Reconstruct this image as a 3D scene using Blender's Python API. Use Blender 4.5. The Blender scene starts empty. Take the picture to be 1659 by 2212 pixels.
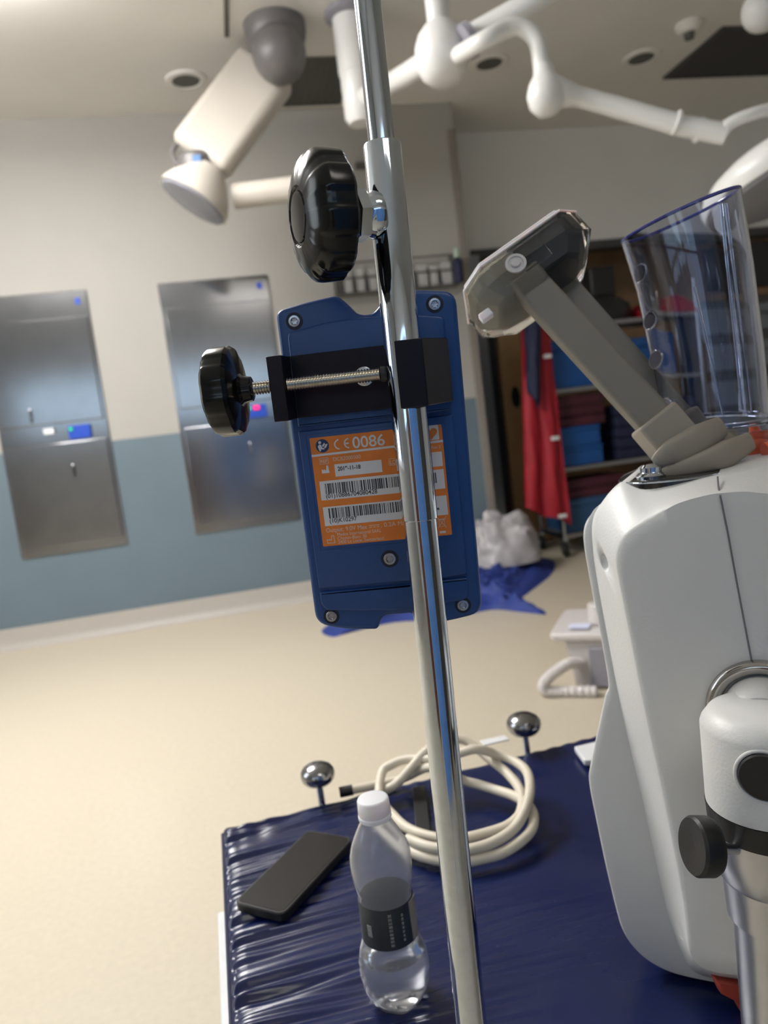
import bpy, bmesh, math, random
import numpy as np
from mathutils import Vector
random.seed(7)
sc = bpy.context.scene
COL = sc.collection
PI = math.pi
def V(*a): return np.array(a if len(a) > 1 else a[0], float)
def nrm(v): v = V(v); return v/np.linalg.norm(v)

# ---------------- camera ----------------
FPX, CX, CY = 1600.0, 829.5, 1106.0
YAW, PIT, ROL = math.radians(10.8), math.radians(6.6), math.radians(-7.07)
C0 = V(0, 0, 1.1)
ZZ = V(0, 0, 1)
F0 = V(math.sin(YAW), math.cos(YAW), 0); R0 = V(math.cos(YAW), -math.sin(YAW), 0)
CF = F0*math.cos(PIT) - ZZ*math.sin(PIT); U0 = ZZ*math.cos(PIT) + F0*math.sin(PIT)
CR = math.cos(ROL)*R0 + math.sin(ROL)*U0; CU = -math.sin(ROL)*R0 + math.cos(ROL)*U0
cd = bpy.data.cameras.new('camera'); cam = bpy.data.objects.new('camera', cd); COL.objects.link(cam)
from mathutils import Matrix
cam.matrix_world = Matrix(((CR[0], CU[0], -CF[0], C0[0]), (CR[1], CU[1], -CF[1], C0[1]), (CR[2], CU[2], -CF[2], C0[2]), (0, 0, 0, 1)))
cd.sensor_fit = 'VERTICAL'; cd.sensor_height = 36; cd.sensor_width = 27; cd.lens = FPX/2212*36
cd.clip_start = 0.02; cd.clip_end = 60
cd.dof.use_dof = True; cd.dof.focus_distance = 0.515; cd.dof.aperture_fstop = 7.0
sc.camera = cam
# ---------------- exposure, world, lights ----------------
sc.view_settings.view_transform = 'Standard'; sc.view_settings.look = 'None'
sc.view_settings.gamma = 1; sc.view_settings.use_curve_mapping = False
sc.view_settings.exposure = -0.22
w = bpy.data.worlds.new('world'); sc.world = w; w.use_nodes = True
w.node_tree.nodes['Background'].inputs[0].default_value = (0.75, 0.85, 1, 1)
w.node_tree.nodes['Background'].inputs[1].default_value = 0.3
def area(name, loc, target, sx, sy, power, col):
    l = bpy.data.lights.new(name, 'AREA'); l.shape = 'RECTANGLE'; l.size = sx; l.size_y = sy; l.energy = power; l.color = col
    o = bpy.data.objects.new(name, l); COL.objects.link(o); o.location = loc
    d = Vector(target) - Vector(loc); o.rotation_euler = d.to_track_quat('-Z', 'Z').to_euler(); return o
area('window_daylight_rear', (-1.1, -2.45, 2.0), (-1.1, 5, 2.0), 4.0, 0.75, 20, (0.62, 0.83, 1.0))
area('window_daylight_left', (-3.05, 1.7, 1.85), (2.0, 1.9, 0.6), 3.0, 1.4, 54, (0.88, 0.95, 1.0))
area('ceiling_light_panel', (-1.05, 2.82, 2.97), (-1.05, 2.82, 0), 1.1, 1.1, 34, (1.0, 0.97, 0.90))
area('rear_fill_panel', (0.6, -0.9, 3.10), (0.6, -0.9, 0), 1.1, 0.5, 14, (1.0, 0.94, 0.85))  # added fill lamp overhead behind the camera, no luminaire is built there

# ---------------- projection helpers (place things at real depths) ----------------
def ray(x, y): return CF + (x-CX)/FPX*CR - (y-CY)/FPX*CU
def P(x, y, z): return C0 + z*ray(x, y)
def H(x, y, h): d = ray(x, y); return C0 + d*(h-C0[2])/d[2]
def WY(x, y, Y): d = ray(x, y); return C0 + d*(Y/d[1])

# ---------------- materials ----------------
MATS = {}
def mat(name, col, rough=0.5, metal=0.0, noise=0.0, nscale=40, bump=0.0, bscale=80, **kw):
    if name in MATS: return MATS[name]
    m = bpy.data.materials.new(name); m.use_nodes = True; nt = m.node_tree; b = nt.nodes['Principled BSDF']
    b.inputs['Base Color'].default_value = (*col, 1); b.inputs['Roughness'].default_value = rough; b.inputs['Metallic'].default_value = metal
    for k, v in kw.items(): b.inputs[k.replace('_', ' ')].default_value = v
    tc = nt.nodes.new('ShaderNodeTexCoord')
    if noise > 0:
        n = nt.nodes.new('ShaderNodeTexNoise'); n.inputs['Scale'].default_value = nscale; n.inputs['Detail'].default_value = 4
        r = nt.nodes.new('ShaderNodeValToRGB')
        r.color_ramp.elements[0].position = 0.3; r.color_ramp.elements[1].position = 0.7
        r.color_ramp.elements[0].color = (*[c*(1-noise) for c in col], 1); r.color_ramp.elements[1].color = (*[min(1, c*(1+noise)) for c in col], 1)
        nt.links.new(tc.outputs['Object'], n.inputs['Vector']); nt.links.new(n.outputs['Fac'], r.inputs['Fac']); nt.links.new(r.outputs['Color'], b.inputs['Base Color'])
    if bump > 0:
        n = nt.nodes.new('ShaderNodeTexNoise'); n.inputs['Scale'].default_value = bscale; n.inputs['Detail'].default_value = 3
        bp = nt.nodes.new('ShaderNodeBump'); bp.inputs['Strength'].default_value = bump; bp.inputs['Distance'].default_value = 0.002
        nt.links.new(tc.outputs['Object'], n.inputs['Vector']); nt.links.new(n.outputs['Fac'], bp.inputs['Height']); nt.links.new(bp.outputs['Normal'], b.inputs['Normal'])
    MATS[name] = m; return m
def emit(name, col, s):
    m = bpy.data.materials.new(name); m.use_nodes = True; b = m.node_tree.nodes['Principled BSDF']
    b.inputs['Base Color'].default_value = (*col, 1); b.inputs['Emission Color'].default_value = (*col, 1); b.inputs['Emission Strength'].default_value = s
    return m
M_wall = mat('cream_wall_paint', (0.375, 0.36, 0.33), 0.7, noise=0.02, nscale=3, bump=0.05, bscale=200)
M_blue = mat('blue_grey_wainscot', (0.125, 0.172, 0.208), 0.55, noise=0.03, nscale=4)
M_wallR = mat('grey_alcove_paint', (0.78, 0.77, 0.74), 0.7, noise=0.02, nscale=3)
M_ceil = mat('ceiling_paint', (0.74, 0.715, 0.67), 0.8, noise=0.02, nscale=2)
M_base = mat('cove_base', (0.40, 0.37, 0.335), 0.5, noise=0.02)
M_floor = mat('vinyl_floor', (0.51, 0.455, 0.355), 0.42, noise=0.045, nscale=60, bump=0.02)
M_wood = mat('storage_wood', (0.42, 0.26, 0.14), 0.5, noise=0.15, nscale=6)
M_chrome = mat('polished_chrome', (0.56, 0.61, 0.68), 0.06, 1.0, noise=0.02, nscale=150)
M_chrome2 = mat('worn_chrome', (0.56, 0.60, 0.66), 0.09, 1.0, noise=0.06, nscale=120)
M_steel = mat('brushed_steel', (0.34, 0.34, 0.355), 0.15, 1.0, noise=0.05, nscale=8)
M_nickel = mat('nickel_thread', (0.70, 0.66, 0.58), 0.25, 1.0, noise=0.05)
M_black = mat('glossy_black_plastic', (0.004, 0.0045, 0.0045), 0.18, noise=0.2, nscale=30, Specular_IOR_Level=0.32)
M_blk2 = mat('satin_black_rubber', (0.010, 0.010, 0.010), 0.42, noise=0.1, bump=0.1, bscale=300)
M_anod = mat('black_anodised_aluminium', (0.007, 0.005, 0.011), 0.33, 0.4, noise=0.1, nscale=200)
M_dblue = mat('device_blue_plastic', (0.010, 0.055, 0.20), 0.38, noise=0.04, nscale=60, bump=0.10, bscale=900)
M_orange = mat('label_orange', (0.72, 0.20, 0.025), 0.45, noise=0.08, nscale=90)
M_lwhite = mat('label_white', (0.66, 0.65, 0.66), 0.5, noise=0.02)
M_lpale = mat('label_pale_ink', (0.62, 0.52, 0.46), 0.5, noise=0.02)
M_lblack = mat('label_black_ink', (0.015, 0.015, 0.018), 0.5, noise=0.02)
M_lnavy = mat('label_navy_ink', (0.02, 0.035, 0.12), 0.5, noise=0.02)
M_white = mat('console_white_plastic', (0.64, 0.64, 0.625), 0.42, noise=0.01, nscale=5, bump=0.12, bscale=420)
M_lampw = mat('lamp_white_enamel', (0.74, 0.73, 0.71), 0.35, noise=0.02, nscale=5)
M_cream = mat('boom_cream_enamel', (0.54, 0.50, 0.44), 0.4, noise=0.02, nscale=5)
M_boomg = mat('boom_grey_plastic', (0.13, 0.12, 0.12), 0.4, noise=0.04)
M_dark = mat('dark_grille', (0.10, 0.097, 0.088), 0.6, noise=0.05, nscale=20)
M_dark2 = mat('dark_duct_grille', (0.065, 0.063, 0.060), 0.6, noise=0.05, nscale=20)
M_taupe = mat('taupe_plastic', (0.20, 0.180, 0.148), 0.55, noise=0.03, nscale=20, bump=0.08, bscale=500)
M_taupe2 = mat('taupe_rubber', (0.31, 0.27, 0.22), 0.5, noise=0.04, nscale=20)
M_navy = mat('navy_vinyl', (0.004, 0.010, 0.060), 0.26, noise=0.10, nscale=8, bump=0.08, bscale=60, Specular_IOR_Level=0.55)
M_cable = mat('cream_cable_rubber', (0.66, 0.60, 0.49), 0.45, noise=0.03)
M_metalw = mat('white_painted_metal', (0.72, 0.73, 0.74), 0.4, noise=0.02)
M_red = mat('red_apron_fabric', (0.32, 0.003, 0.015), 0.6, noise=0.12, nscale=8)
M_nvf = mat('navy_apron_fabric', (0.008, 0.012, 0.045), 0.7, noise=0.1, nscale=8)
M_bin = mat('blue_box_card', (0.003, 0.065, 0.25), 0.5, noise=0.06, nscale=8)
M_mar = mat('maroon_textile', (0.055, 0.006, 0.016), 0.7, noise=0.15, nscale=10)
M_drape = mat('blue_drape_fabric', (0.016, 0.038, 0.22), 0.65, noise=0.15, nscale=10, bump=0.3, bscale=40)
M_bag = mat('crumpled_clear_bag', (0.40, 0.38, 0.39), 0.35, noise=0.12, nscale=9, bump=0.4, bscale=30)
M_paper = mat('grey_paper', (0.42, 0.41, 0.40), 0.7, noise=0.15, nscale=60)
M_plast = mat('pale_grey_plastic', (0.56, 0.53, 0.52), 0.45, noise=0.03)
M_greyp = mat('mid_grey_plastic', (0.27, 0.26, 0.30), 0.5, noise=0.03)  # even mid grey, darker than the pale grey plastic
M_sticker = mat('blue_sticker', (0.01, 0.06, 0.45), 0.5, noise=0.02)
M_capw = mat('translucent_white_cap', (0.80, 0.80, 0.84), 0.35, noise=0.01, Subsurface_Weight=0.2)
M_orfit = mat('orange_plastic', (0.80, 0.13, 0.04), 0.35, noise=0.04)
M_brass = mat('brass', (0.8, 0.6, 0.1), 0.3, 1.0, noise=0.03)
M_hgrey = mat('lamp_face_grey', (0.22, 0.22, 0.25), 0.25, noise=0.03)
M_hinner = mat('dark_slate_plastic', (0.045, 0.047, 0.050), 0.5, noise=0.04)
def clear(name, tint=(1, 1, 1), rough=0.03, ior=1.45, tw=1.0):
    m = mat(name, tint, rough, noise=0.01, nscale=3, Transmission_Weight=tw, IOR=ior); return m
M_pet = clear('clear_bottle_plastic', (0.93, 0.94, 0.97), 0.12, 1.25, 0.90)
M_water = clear('water', (0.97, 0.98, 1), 0.0, 1.33)
M_clear = clear('clear_acrylic', (0.96, 0.96, 0.95), 0.04, 1.12)
M_clearb = clear('blue_tinted_acrylic', (0.80, 0.83, 0.93), 0.02, 1.42)
M_blueedge = mat('blue_acrylic_edge', (0.10, 0.11, 0.42), 0.1, noise=0.05, Transmission_Weight=0.6, IOR=1.4)

# ---------------- mesh builder ----------------
def frame_for(ax):
    ax = nrm(ax); t = V(0, 0, 1) if abs(ax[2]) < 0.9 else V(1, 0, 0)
    a = nrm(np.cross(t, ax)); b = np.cross(ax, a); return ax, a, b
class MB:
    def __init__(s): s.v = []; s.f = []; s.mi = []; s.cur = 0
    def add(s, vs, fs):
        o = len(s.v); s.v += [tuple(map(float, x)) for x in vs]
        for f in fs: s.f.append([i+o for i in f]); s.mi.append(s.cur)
        return s
    def hexa(s, b4, t4):
        return s.add(list(b4)+list(t4), [(3, 2, 1, 0), (4, 5, 6, 7), (0, 1, 5, 4), (1, 2, 6, 5), (2, 3, 7, 6), (3, 0, 4, 7)])
    def box(s, lo, hi):
        x0, y0, z0 = lo; x1, y1, z1 = hi
        return s.hexa([(x0, y0, z0), (x1, y0, z0), (x1, y1, z0), (x0, y1, z0)], [(x0, y0, z1), (x1, y0, z1), (x1, y1, z1), (x0, y1, z1)])
    def obox(s, c, a, b, d):
        c, a, b, d = map(V, (c, a, b, d))
        return s.hexa([c-a-b-d, c+a-b-d, c+a+b-d, c-a+b-d], [c-a-b+d, c+a-b+d, c+a+b+d, c-a+b+d])
    def loft(s, rings, cap0=True, cap1=True, closed=False):
        n = len(rings[0]); vs = [p for r in rings for p in r]; fs = []
        m = len(rings)
        for k in range(m if closed else m-1):
            for i in range(n):
                j = (i+1) % n; k2 = (k+1) % m; fs.append((k*n+i, k*n+j, k2*n+j, k2*n+i))
        if cap0 and not closed: fs.append(tuple(range(n-1, -1, -1)))
        if cap1 and not closed: fs.append(tuple((m-1)*n+i for i in range(n)))
        return s.add(vs, fs)
    def lathe(s, o, ax, prof, n=32, rf=None, cap0=True, cap1=True):
        ax, a, b = frame_for(ax); o = V(o); rings = []
        for (h, r) in prof:
            ring = []
            for i in range(n):
                t = 2*PI*i/n; rr = r*(rf(t, h) if rf else 1)
                ring.append(o+ax*h+(a*math.cos(t)+b*math.sin(t))*rr)
            rings.append(ring)
        return s.loft(rings, cap0, cap1)
    def ball(s, c, r, n=20, ax=(0, 0, 1), sq=1.0):
        pr = [(-r*sq*math.cos(PI*k/12), max(1e-5, r*math.sin(PI*k/12))) for k in range(13)]
        return s.lathe(c, ax, pr, n)
    def tube(s, pts, r, n=14, sx=1.0, up=None, cap=True):
        pts = [V(p) for p in pts]; m = len(pts); R = r if hasattr(r, '__len__') else [r]*m
        T = [nrm(pts[min(i+1, m-1)]-pts[max(i-1, 0)]) for i in range(m)]
        if up is None: _, a, b = frame_for(T[0])
        else: a = nrm(V(up)-T[0]*np.dot(V(up), T[0]))
        rings = []
        for i in range(m):
            a = nrm(a - T[i]*np.dot(a, T[i])); b = np.cross(T[i], a)
            rings.append([pts[i]+(a*math.cos(2*PI*k/n)*sx+b*math.sin(2*PI*k/n))*R[i] for k in range(n)])
        return s.loft(rings, cap, cap)
    def torus(s, c, ax, R, r, n=48, m=12):
        ax, a, b = frame_for(ax); c = V(c)
        rings = []
        for i in range(n):
            t = 2*PI*i/n; d = a*math.cos(t)+b*math.sin(t)
            rings.append([c+d*(R+r*math.cos(2*PI*k/m))+ax*r*math.sin(2*PI*k/m) for k in range(m)])
        return s.loft(rings, closed=True)
    def prism(s, poly, ext):
        ext = V(ext); return s.loft([[V(p) for p in poly], [V(p)+ext for p in poly]])
ROOT = {}
def root_loc(o):
    while o.parent: o = o.parent
    return V(o.location)
def obj(name, mb, m, parent=None, smooth=35, bevel=0.0, seg=2, sub=0, label=None):
    me = bpy.data.meshes.new(name); off = root_loc(parent) if parent is not None else V(0, 0, 0)
    me.from_pydata([tuple(V(p)-off) for p in mb.v], [], mb.f); me.update()
    ms = m if isinstance(m, (list, tuple)) else [m]
    for x in ms: me.materials.append(x)
    if len(ms) > 1: me.polygons.foreach_set('material_index', mb.mi)
    b = bmesh.new(); b.from_mesh(me); bmesh.ops.recalc_face_normals(b, faces=b.faces); b.to_mesh(me); b.free()
    if smooth: me.shade_smooth(); me.set_sharp_from_angle(angle=math.radians(smooth))
    o = bpy.data.objects.new(name, me); COL.objects.link(o)
    if parent is not None: o.parent = parent
    if bevel: md = o.modifiers.new('bevel', 'BEVEL'); md.width = bevel; md.segments = seg; md.limit_method = 'ANGLE'; md.angle_limit = math.radians(40)
    if sub: md = o.modifiers.new('subdivision', 'SUBSURF'); md.levels = sub; md.render_levels = sub
    if label: o['label'] = label
    return o
def thing(name, label, cat, loc=(0, 0, 0), group=None):
    o = bpy.data.objects.new(name, None); COL.objects.link(o); o.location = tuple(map(float, loc)); o.empty_display_size = 0.05
    o['label'] = label; o['category'] = cat
    if group: o['group'] = group
    return o
def tag(o, label, cat, group=None, kind=None):
    o['label'] = label; o['category'] = cat
    if group: o['group'] = group
    if kind: o['kind'] = kind
    return o
def struct(name, mb, m, label, cat='wall', **k):
    o = obj(name, mb, m, **k); o['kind'] = 'structure'; o['label'] = label; o['category'] = cat; return o
def catmull(pts, k=6, closed=False):
    pts = [V(p) for p in pts]; n = len(pts); out = []
    for i in range(n if closed else n-1):
        g = (lambda j: pts[j % n]) if closed else (lambda j: pts[min(max(j, 0), n-1)])
        p0, p1, p2, p3 = g(i-1), g(i), g(i+1), g(i+2)
        for t in np.linspace(0, 1, k, endpoint=False):
            out.append(0.5*((2*p1)+(-p0+p2)*t+(2*p0-5*p1+4*p2-p3)*t*t+(-p0+3*p1-3*p2+p3)*t**3))
    if not closed: out.append(pts[-1])
    return out
def vn(x, y, z=0, seed=0):   # cheap smooth pseudo noise
    return (math.sin(x*1.7+y*2.3+z*1.1+seed)+math.sin(x*3.1-y*1.9+z*2.7+seed*2.1)+math.sin(-x*2.3+y*4.1-z*1.3+seed*.7)+0.6*math.sin(x*6.3+y*5.1+z*4.4+seed*1.3))/3.6

# =====================================================================
# SETTING
# =====================================================================
YW, YR, XC, ZC = 4.92, 5.45, 1.72, 3.15
X0, X1, Y0, Y1 = -3.2, 5.4, -2.6, 6.25
struct('floor', MB().box((X0-.15, Y0-.15, -.12), (X1+.15, Y1+.15, 0)), M_floor, 'speckled beige vinyl floor', 'floor', smooth=0)
struct('ceiling', MB().box((X0-.15, Y0-.15, ZC), (X1+.15, Y1+.15, ZC+.12)), M_ceil, 'off-white ceiling over the room', 'ceiling', smooth=0)
b = MB(); b.cur = 0; b.box((X0, YW, 1.215), (XC, YW+.6, ZC)); b.cur = 1; b.box((X0, YW, 0), (XC, YW+.6, 1.215))
struct('wall_back', b, [M_wall, M_blue], 'cream wall with blue-grey lower half behind the steel cabinets', smooth=0)
struct('wall_alcove', MB().box((XC, YR, 2.29), (X1, YR+.12, ZC)).box((XC, YR, 0), (1.95, YR+.12, 2.29)), M_wallR, 'grey wall over the storage opening', smooth=0)
struct('wall_storage', MB().box((XC, Y1, 0), (X1, Y1+.1, ZC)), M_wood, 'brown wood-panelled back of the storage alcove', smooth=0)
struct('wall_left', MB().box((X0-.12, Y0, 0), (X0, YW, 1.1)).box((X0-.12, Y0, 2.6), (X0, YW, ZC)).box((X0-.12, Y0, 1.1), (X0, .15, 2.6)).box((X0-.12, 3.25, 1.1), (X0, YW, 2.6)), M_wall, 'cream side wall outside the frame to the left', smooth=0)
struct('wall_right', MB().box((X1, Y0, 0), (X1+.12, Y1+.1, ZC)), M_wallR, 'grey side wall at the far right', smooth=0)
b = MB().box((X0, Y0-.12, 0), (X1, Y0, 1.55)).box((X0, Y0-.12, 2.42), (X1, Y0, ZC)).box((1.0, Y0-.12, 1.55), (X1, Y0, 2.42))
struct('wall_front', b, M_wallR, 'wall behind the camera with the window', smooth=0)
def winframe(f, nm, lb):
    b = MB()
    for (xa, xb, za, zb) in ((0, 1, 0, .05), (0, 1, .95, 1), (0, .02, .05, .95), (.98, 1, .05, .95), (.49, .51, .05, .95)): f(b, xa, xb, za, zb)
    struct(nm, b, M_metalw, lb, 'window', smooth=0)
winframe(lambda b, a, c, d, e: b.box((X0+a*4.2, Y0-.1, 1.55+d*.87), (X0+c*4.2, Y0+.02, 1.55+e*.87)), 'window_1', 'long daylight window behind the camera')
winframe(lambda b, a, c, d, e: b.box((X0-.1, .15+a*3.1, 1.1+d*1.5), (X0+.02, .15+c*3.1, 1.1+e*1.5)), 'window_2', 'daylight window in the side wall left of the frame')
# cove base
b = MB(); prof = [(0, 0), (0, .13), (-.008, .135), (-.012, .12), (-.014, .05), (-.03, .012), (-.05, .001), (-.05, 0)]
b.loft([[(X0, YW+p, z) for p, z in prof], [(XC+.012, YW+p, z) for p, z in prof]])
struct('baseboard_back', b, M_base, 'pale cove base at the foot of the back wall', 'baseboard', smooth=40)
M_trim = mat('bronze_trim', (0.26, 0.235, 0.21), 0.5, 0.2, noise=0.05)
M_jamb = mat('grey_jamb_metal', (0.26, 0.28, 0.30), 0.35, 0.6, noise=0.05)
struct('trim_1', MB().box((XC-.045, YW-.012, .0), (XC+.012, YW+.05, 2.98)), M_trim, 'bronze guard on the corner of the back wall', 'trim', bevel=.004)
struct('trim_2', MB().box((1.93, YR-.02, 2.25), (X1-.02, YR+.13, 2.31)), M_dark2, 'dark head trim over the storage opening', 'trim', smooth=0)
struct('trim_3', MB().box((1.90, YR-.025, 0), (1.99, YR+.13, 2.27)), M_jamb, 'grey metal jamb of the storage opening', 'trim', smooth=0)

# ---- steel warming cabinets set in the wall ----
def cabinet(x0, x1, label, dead):
    t = thing('warming_cabinet', label, 'cabinet', ((x0+x1)/2, YW, .555), 'steel warming cabinets in the back wall')
    z0, z1 = .555, 2.145; y = YW-.012
    obj('frame', MB().box((x0, y, z0), (x1, YW+.3, z1)), M_steel, t, bevel=.006)
    up = obj('upper_door', MB().box((x0+.025, y-.022, 1.36), (x1-.02, y-.002, z1-.16)), M_steel, t, bevel=.005)
    lo = obj('lower_door', MB().box((x0+.025, y-.022, z0+.05), (x1-.02, y-.002, 1.24)), M_steel, t, bevel=.005)
    for d, zc in ((up, 1.42), (lo, 1.06)):
        xc = x0+.62*(x1-x0) if d is lo else x0+.32*(x1-x0)
        obj('handle', MB().tube([(xc, y-.022, zc-.04), (xc, y-.05, zc-.03), (xc, y-.05, zc+.03), (xc, y-.022, zc+.04)], .0045, 8), M_steel, d)
    xa = x0+.63*(x1-x0)
    c = obj('control_panel', MB().box((xa, y-.03, 1.252), (xa+.13, y-.002, 1.335)), M_sticker, t, bevel=.004)
    obj('green_led', MB().lathe((xa+.018, y-.032, 1.315), (0, -1, 0), [(0, .011), (.006, .009)], 12), emit('green_led', (0.02, 0.75, 0.12), 1.2 if not dead else .25), c, label='green indicator light')
    if not dead: obj('red_display', MB().box((xa+.045, y-.037, 1.303), (xa+.085, y-.03, 1.328)), emit('pink_led', (0.9, 0.02, 0.15), 1.3), c, label='glowing red readout')
    else: obj('latch_plate', MB().box((x0+.26, y-.03, 1.30), (x0+.32, y-.002, 1.335)), M_metalw, t)
    obj('sticker', MB().box((x1-.075, y-.004, z1-.085), (x1-.045, y+.001, z1-.045)), M_sticker, t, label='small blue square sticker')
    return t
cabinet(-1.372, -.735, 'steel wall cabinet at the left edge of the picture with unlit display', True)
cabinet(-.313, .372, 'steel wall cabinet nearer the blue device with green and red display lights', False)

# ---- file rack on wall ----
a0, a1 = WY(728, 665, YW), WY(978, 570, YW); xr0, xr1, zr0, zr1 = a0[0], a1[0], 1.97, 2.16
t = thing('wall_rack', 'wire file rack of grey papers on the wall above the blue device', 'rack', (xr0, YW, zr0))
b = MB()
for z in (zr0, (zr0+zr1)/2, zr1):
    b.tube([(xr0, YW-.002, z), (xr0, YW-.08, z), (xr1, YW-.08, z), (xr1, YW-.002, z)], .006, 6)
b.box((xr0, YW-.085, zr0-.01), (xr1, YW-.002, zr0+.004))
b.box((xr0-.006, YW-.085, zr0), (xr0+.006, YW-.002, zr1)).box((xr1-.03, YW-.085, zr0), (xr1+.006, YW-.002, zr1))
obj('frame', b, M_dark, t, smooth=30)
n = 9
for i in range(n):
    x = xr0+.06+(xr1-xr0-.16)*i/(n-1); hh = .13+.03*random.random(); th = .012+.02*random.random()
    o = obj('paper_folder', MB().box((x, YW-.07, zr0+.006), (x+th+.03, YW-.012, zr0+hh)), M_paper, None, smooth=0)
    tag(o, ['leftmost grey paper folder in the wall rack', 'grey paper folder second from the left in the wall rack', 'grey paper folder third from the left in the wall rack', 'grey paper folder in the wall rack left of the pole', 'middle grey paper folder in the wall rack, behind the pole', 'grey paper folder in the wall rack fourth from the right', 'grey paper folder third from the right in the wall rack', 'grey paper folder second from the right in the wall rack', 'rightmost grey paper folder, next to the small dark bottle'][i], 'folder', 'paper folders in the wall rack')
p = WY(965, 578, YW-.04)
o = thing('spray_bottle', 'small dark bottle with pale green cap at the right end of the wall rack', 'bottle', (xr1-.05, YW-.12, zr0+.004))
xb = xr1-.005
obj('body', MB().lathe((xb, YW-.12, zr0+.0), (0, 0, 1), [(0, .03), (.13, .03), (.15, .02), (.16, .012)], 16), M_nvf, o)
obj('cap', MB().lathe((xb, YW-.12, zr0+.16), (0, 0, 1), [(0, .022), (.04, .022), (.06, .012)], 16), mat('pale_green_cap', (.35, .45, .36), .5), o)
q = WY(778, 360, YW)
o = obj('wall_sensor', MB().box((q[0]-.035, YW-.03, q[2]-.02), (q[0]+.035, YW-.001, q[2]+.02)), M_dark, None, bevel=.004)
tag(o, 'small dark sensor on the wall beside the top of the knob', 'sensor')

# ---- ceiling fittings ----
def downlight(px, py, label):
    c = H(px, py, ZC); c[2] = ZC; R = .115
    t = thing('recessed_light', label, 'ceiling light', c, 'unlit recessed ceiling lights')
    b = MB(); b.lathe(c-ZZ*.012, ZZ, [(0.012, R), (.002, R), (0, R-.008), (0.0, R-.035), (.010, R-.04), (.0115, R-.042)], 40, cap0=False, cap1=False)
    obj('ring', b, M_ceil, t)
    obj('lens', MB().lathe(c-ZZ*.008, ZZ, [(0, R-.038), (.007, R-.038)], 32), M_dark, t)
downlight(402, 172, 'unlit round ceiling light left of the grey boom joint')
downlight(1057, 135, 'unlit round ceiling light beside the big white lamp joint')
downlight(1385, 124, 'unlit round ceiling light left of the black ceiling grille')
c = H(1487, 52, ZC); c[2] = ZC
t = thing('smoke_detector', 'small pale ceiling detector left of the black grille', 'detector', c)
obj('body', MB().lathe(c, -ZZ, [(0, .075), (.02, .075), (.045, .05), (.05, .02)], 28), M_ceil, t)
obj('sensor_head', MB().lathe(c-ZZ*.05, -ZZ, [(0, .03), (.03, .026), (.035, .01)], 20), M_dark, t)
def grille(x0, x1, y0, y1, m, label):
    t = thing('ceiling_grille', label, 'grille', ((x0+x1)/2, (y0+y1)/2, ZC))
    obj('frame', MB().box((x0, y0, ZC-.014), (x1, y0+.02, ZC-.0005)).box((x0, y1-.02, ZC-.014), (x1, y1, ZC-.0005)).box((x0, y0+.02, ZC-.014), (x0+.02, y1-.02, ZC-.0005)).box((x1-.02, y0+.02, ZC-.014), (x1, y1-.02, ZC-.0005)), m, t)
    b = MB(); b.box((x0+.02, y0+.02, ZC-.004), (x1-.02, y1-.02, ZC-.0005)); k = 16
    for i in range(k):
        x = x0+.03+(x1-x0-.06)*i/(k-1); b.box((x-.003, y0+.02, ZC-.012), (x+.003, y1-.02, ZC-.004))
    obj('louvre_panel', b, m, t, smooth=0)
grille(.30, .97, 4.28, 4.86, M_dark, 'grey ceiling grille behind the white hanging column')
grille(3.12, 3.92, 4.06, 4.68, M_dark2, 'black ceiling grille at the upper right')
a, c = H(488, -60, ZC), H(499, 78, ZC)
struct('trim_4', MB().box((a[0]-.012, a[1], ZC-.006), (a[0]+.012, c[1], ZC-.0005)), M_dark, 'dark slot in the ceiling above the grey boom joint', 'trim', smooth=0)
# lit ceiling luminaires (outside the frame, they light the room)
def luminaire(c, sx, sy, label, s):
    t = thing('ceiling_luminaire', label, 'ceiling light', c)
    x, y, z = c
    obj('housing', MB().box((x-sx/2, y-sy/2, z-.03), (x+sx/2, y+sy/2, z-.0005)), M_metalw, t, bevel=.004)
    obj('diffuser', MB().box((x-sx/2+.02, y-sy/2+.02, z-.15), (x+sx/2-.02, y+sy/2-.02, z-.0305)), emit('lit_diffuser', (1.0, .97, .95), s), t, bevel=.02, seg=3)
luminaire((-1.05, 2.82, ZC), 1.2, 1.2, 'lit square ceiling light just above the upper left corner', 30)

# =====================================================================
# LEFT CEILING BOOM WITH EXAMINATION LAMP
# =====================================================================
zb = 3.85
c = H(592, 52, ZC); c[2] = ZC
t = thing('ceiling_boom', 'cream ceiling arm with dark grey joint and small lamp head', 'ceiling boom', c)
cz = np.dot(P(588, 60, zb)-C0, CF)
ptop = c; pj = P(602, 115, zb); pj2 = P(430, 345, 3.75)
obj('ceiling_flange', MB().lathe(ptop-ZZ*.001, -ZZ, [(0, .155), (.05, .155), (.09, .145), (.12, .12)], 40), M_boomg, t)
b = MB(); jax = nrm(P(650, 90, zb)-P(545, 150, zb)+V(0, 0, .0))
b.ball(P(603, 116, 3.66), .134, 28, ZZ, 1.05)
obj('swivel_joint', b, M_boomg, t)
ax = nrm(pj2-pj)
wide = nrm(np.cross(ax, CF)); dep = nrm(np.cross(wide, ax))
b = MB(); b.obox((pj+ax*.10+pj2)/2, (pj2-pj-ax*.10)/2, wide*.165, dep*.07)
obj('arm', b, M_cream, t, bevel=.045, seg=4)
hx = P(430, 352, 3.75)
obj('swivel_collar', MB().lathe(P(424, 336, 3.75), -ZZ, [(0, .08), (.02, .095), (.07, .095), (.09, .08)], 32), M_boomg, t)
b = MB(); pc = P(427, 350, 3.66); b.obox(pc, R0*.02, F0*.012, ZZ*.03)
obj('blue_tab', b, mat('blue_tab', (.02, .12, .3), .4), t, label='small blue tab on the collar')
hc = P(434, 408, 3.72)
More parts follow.
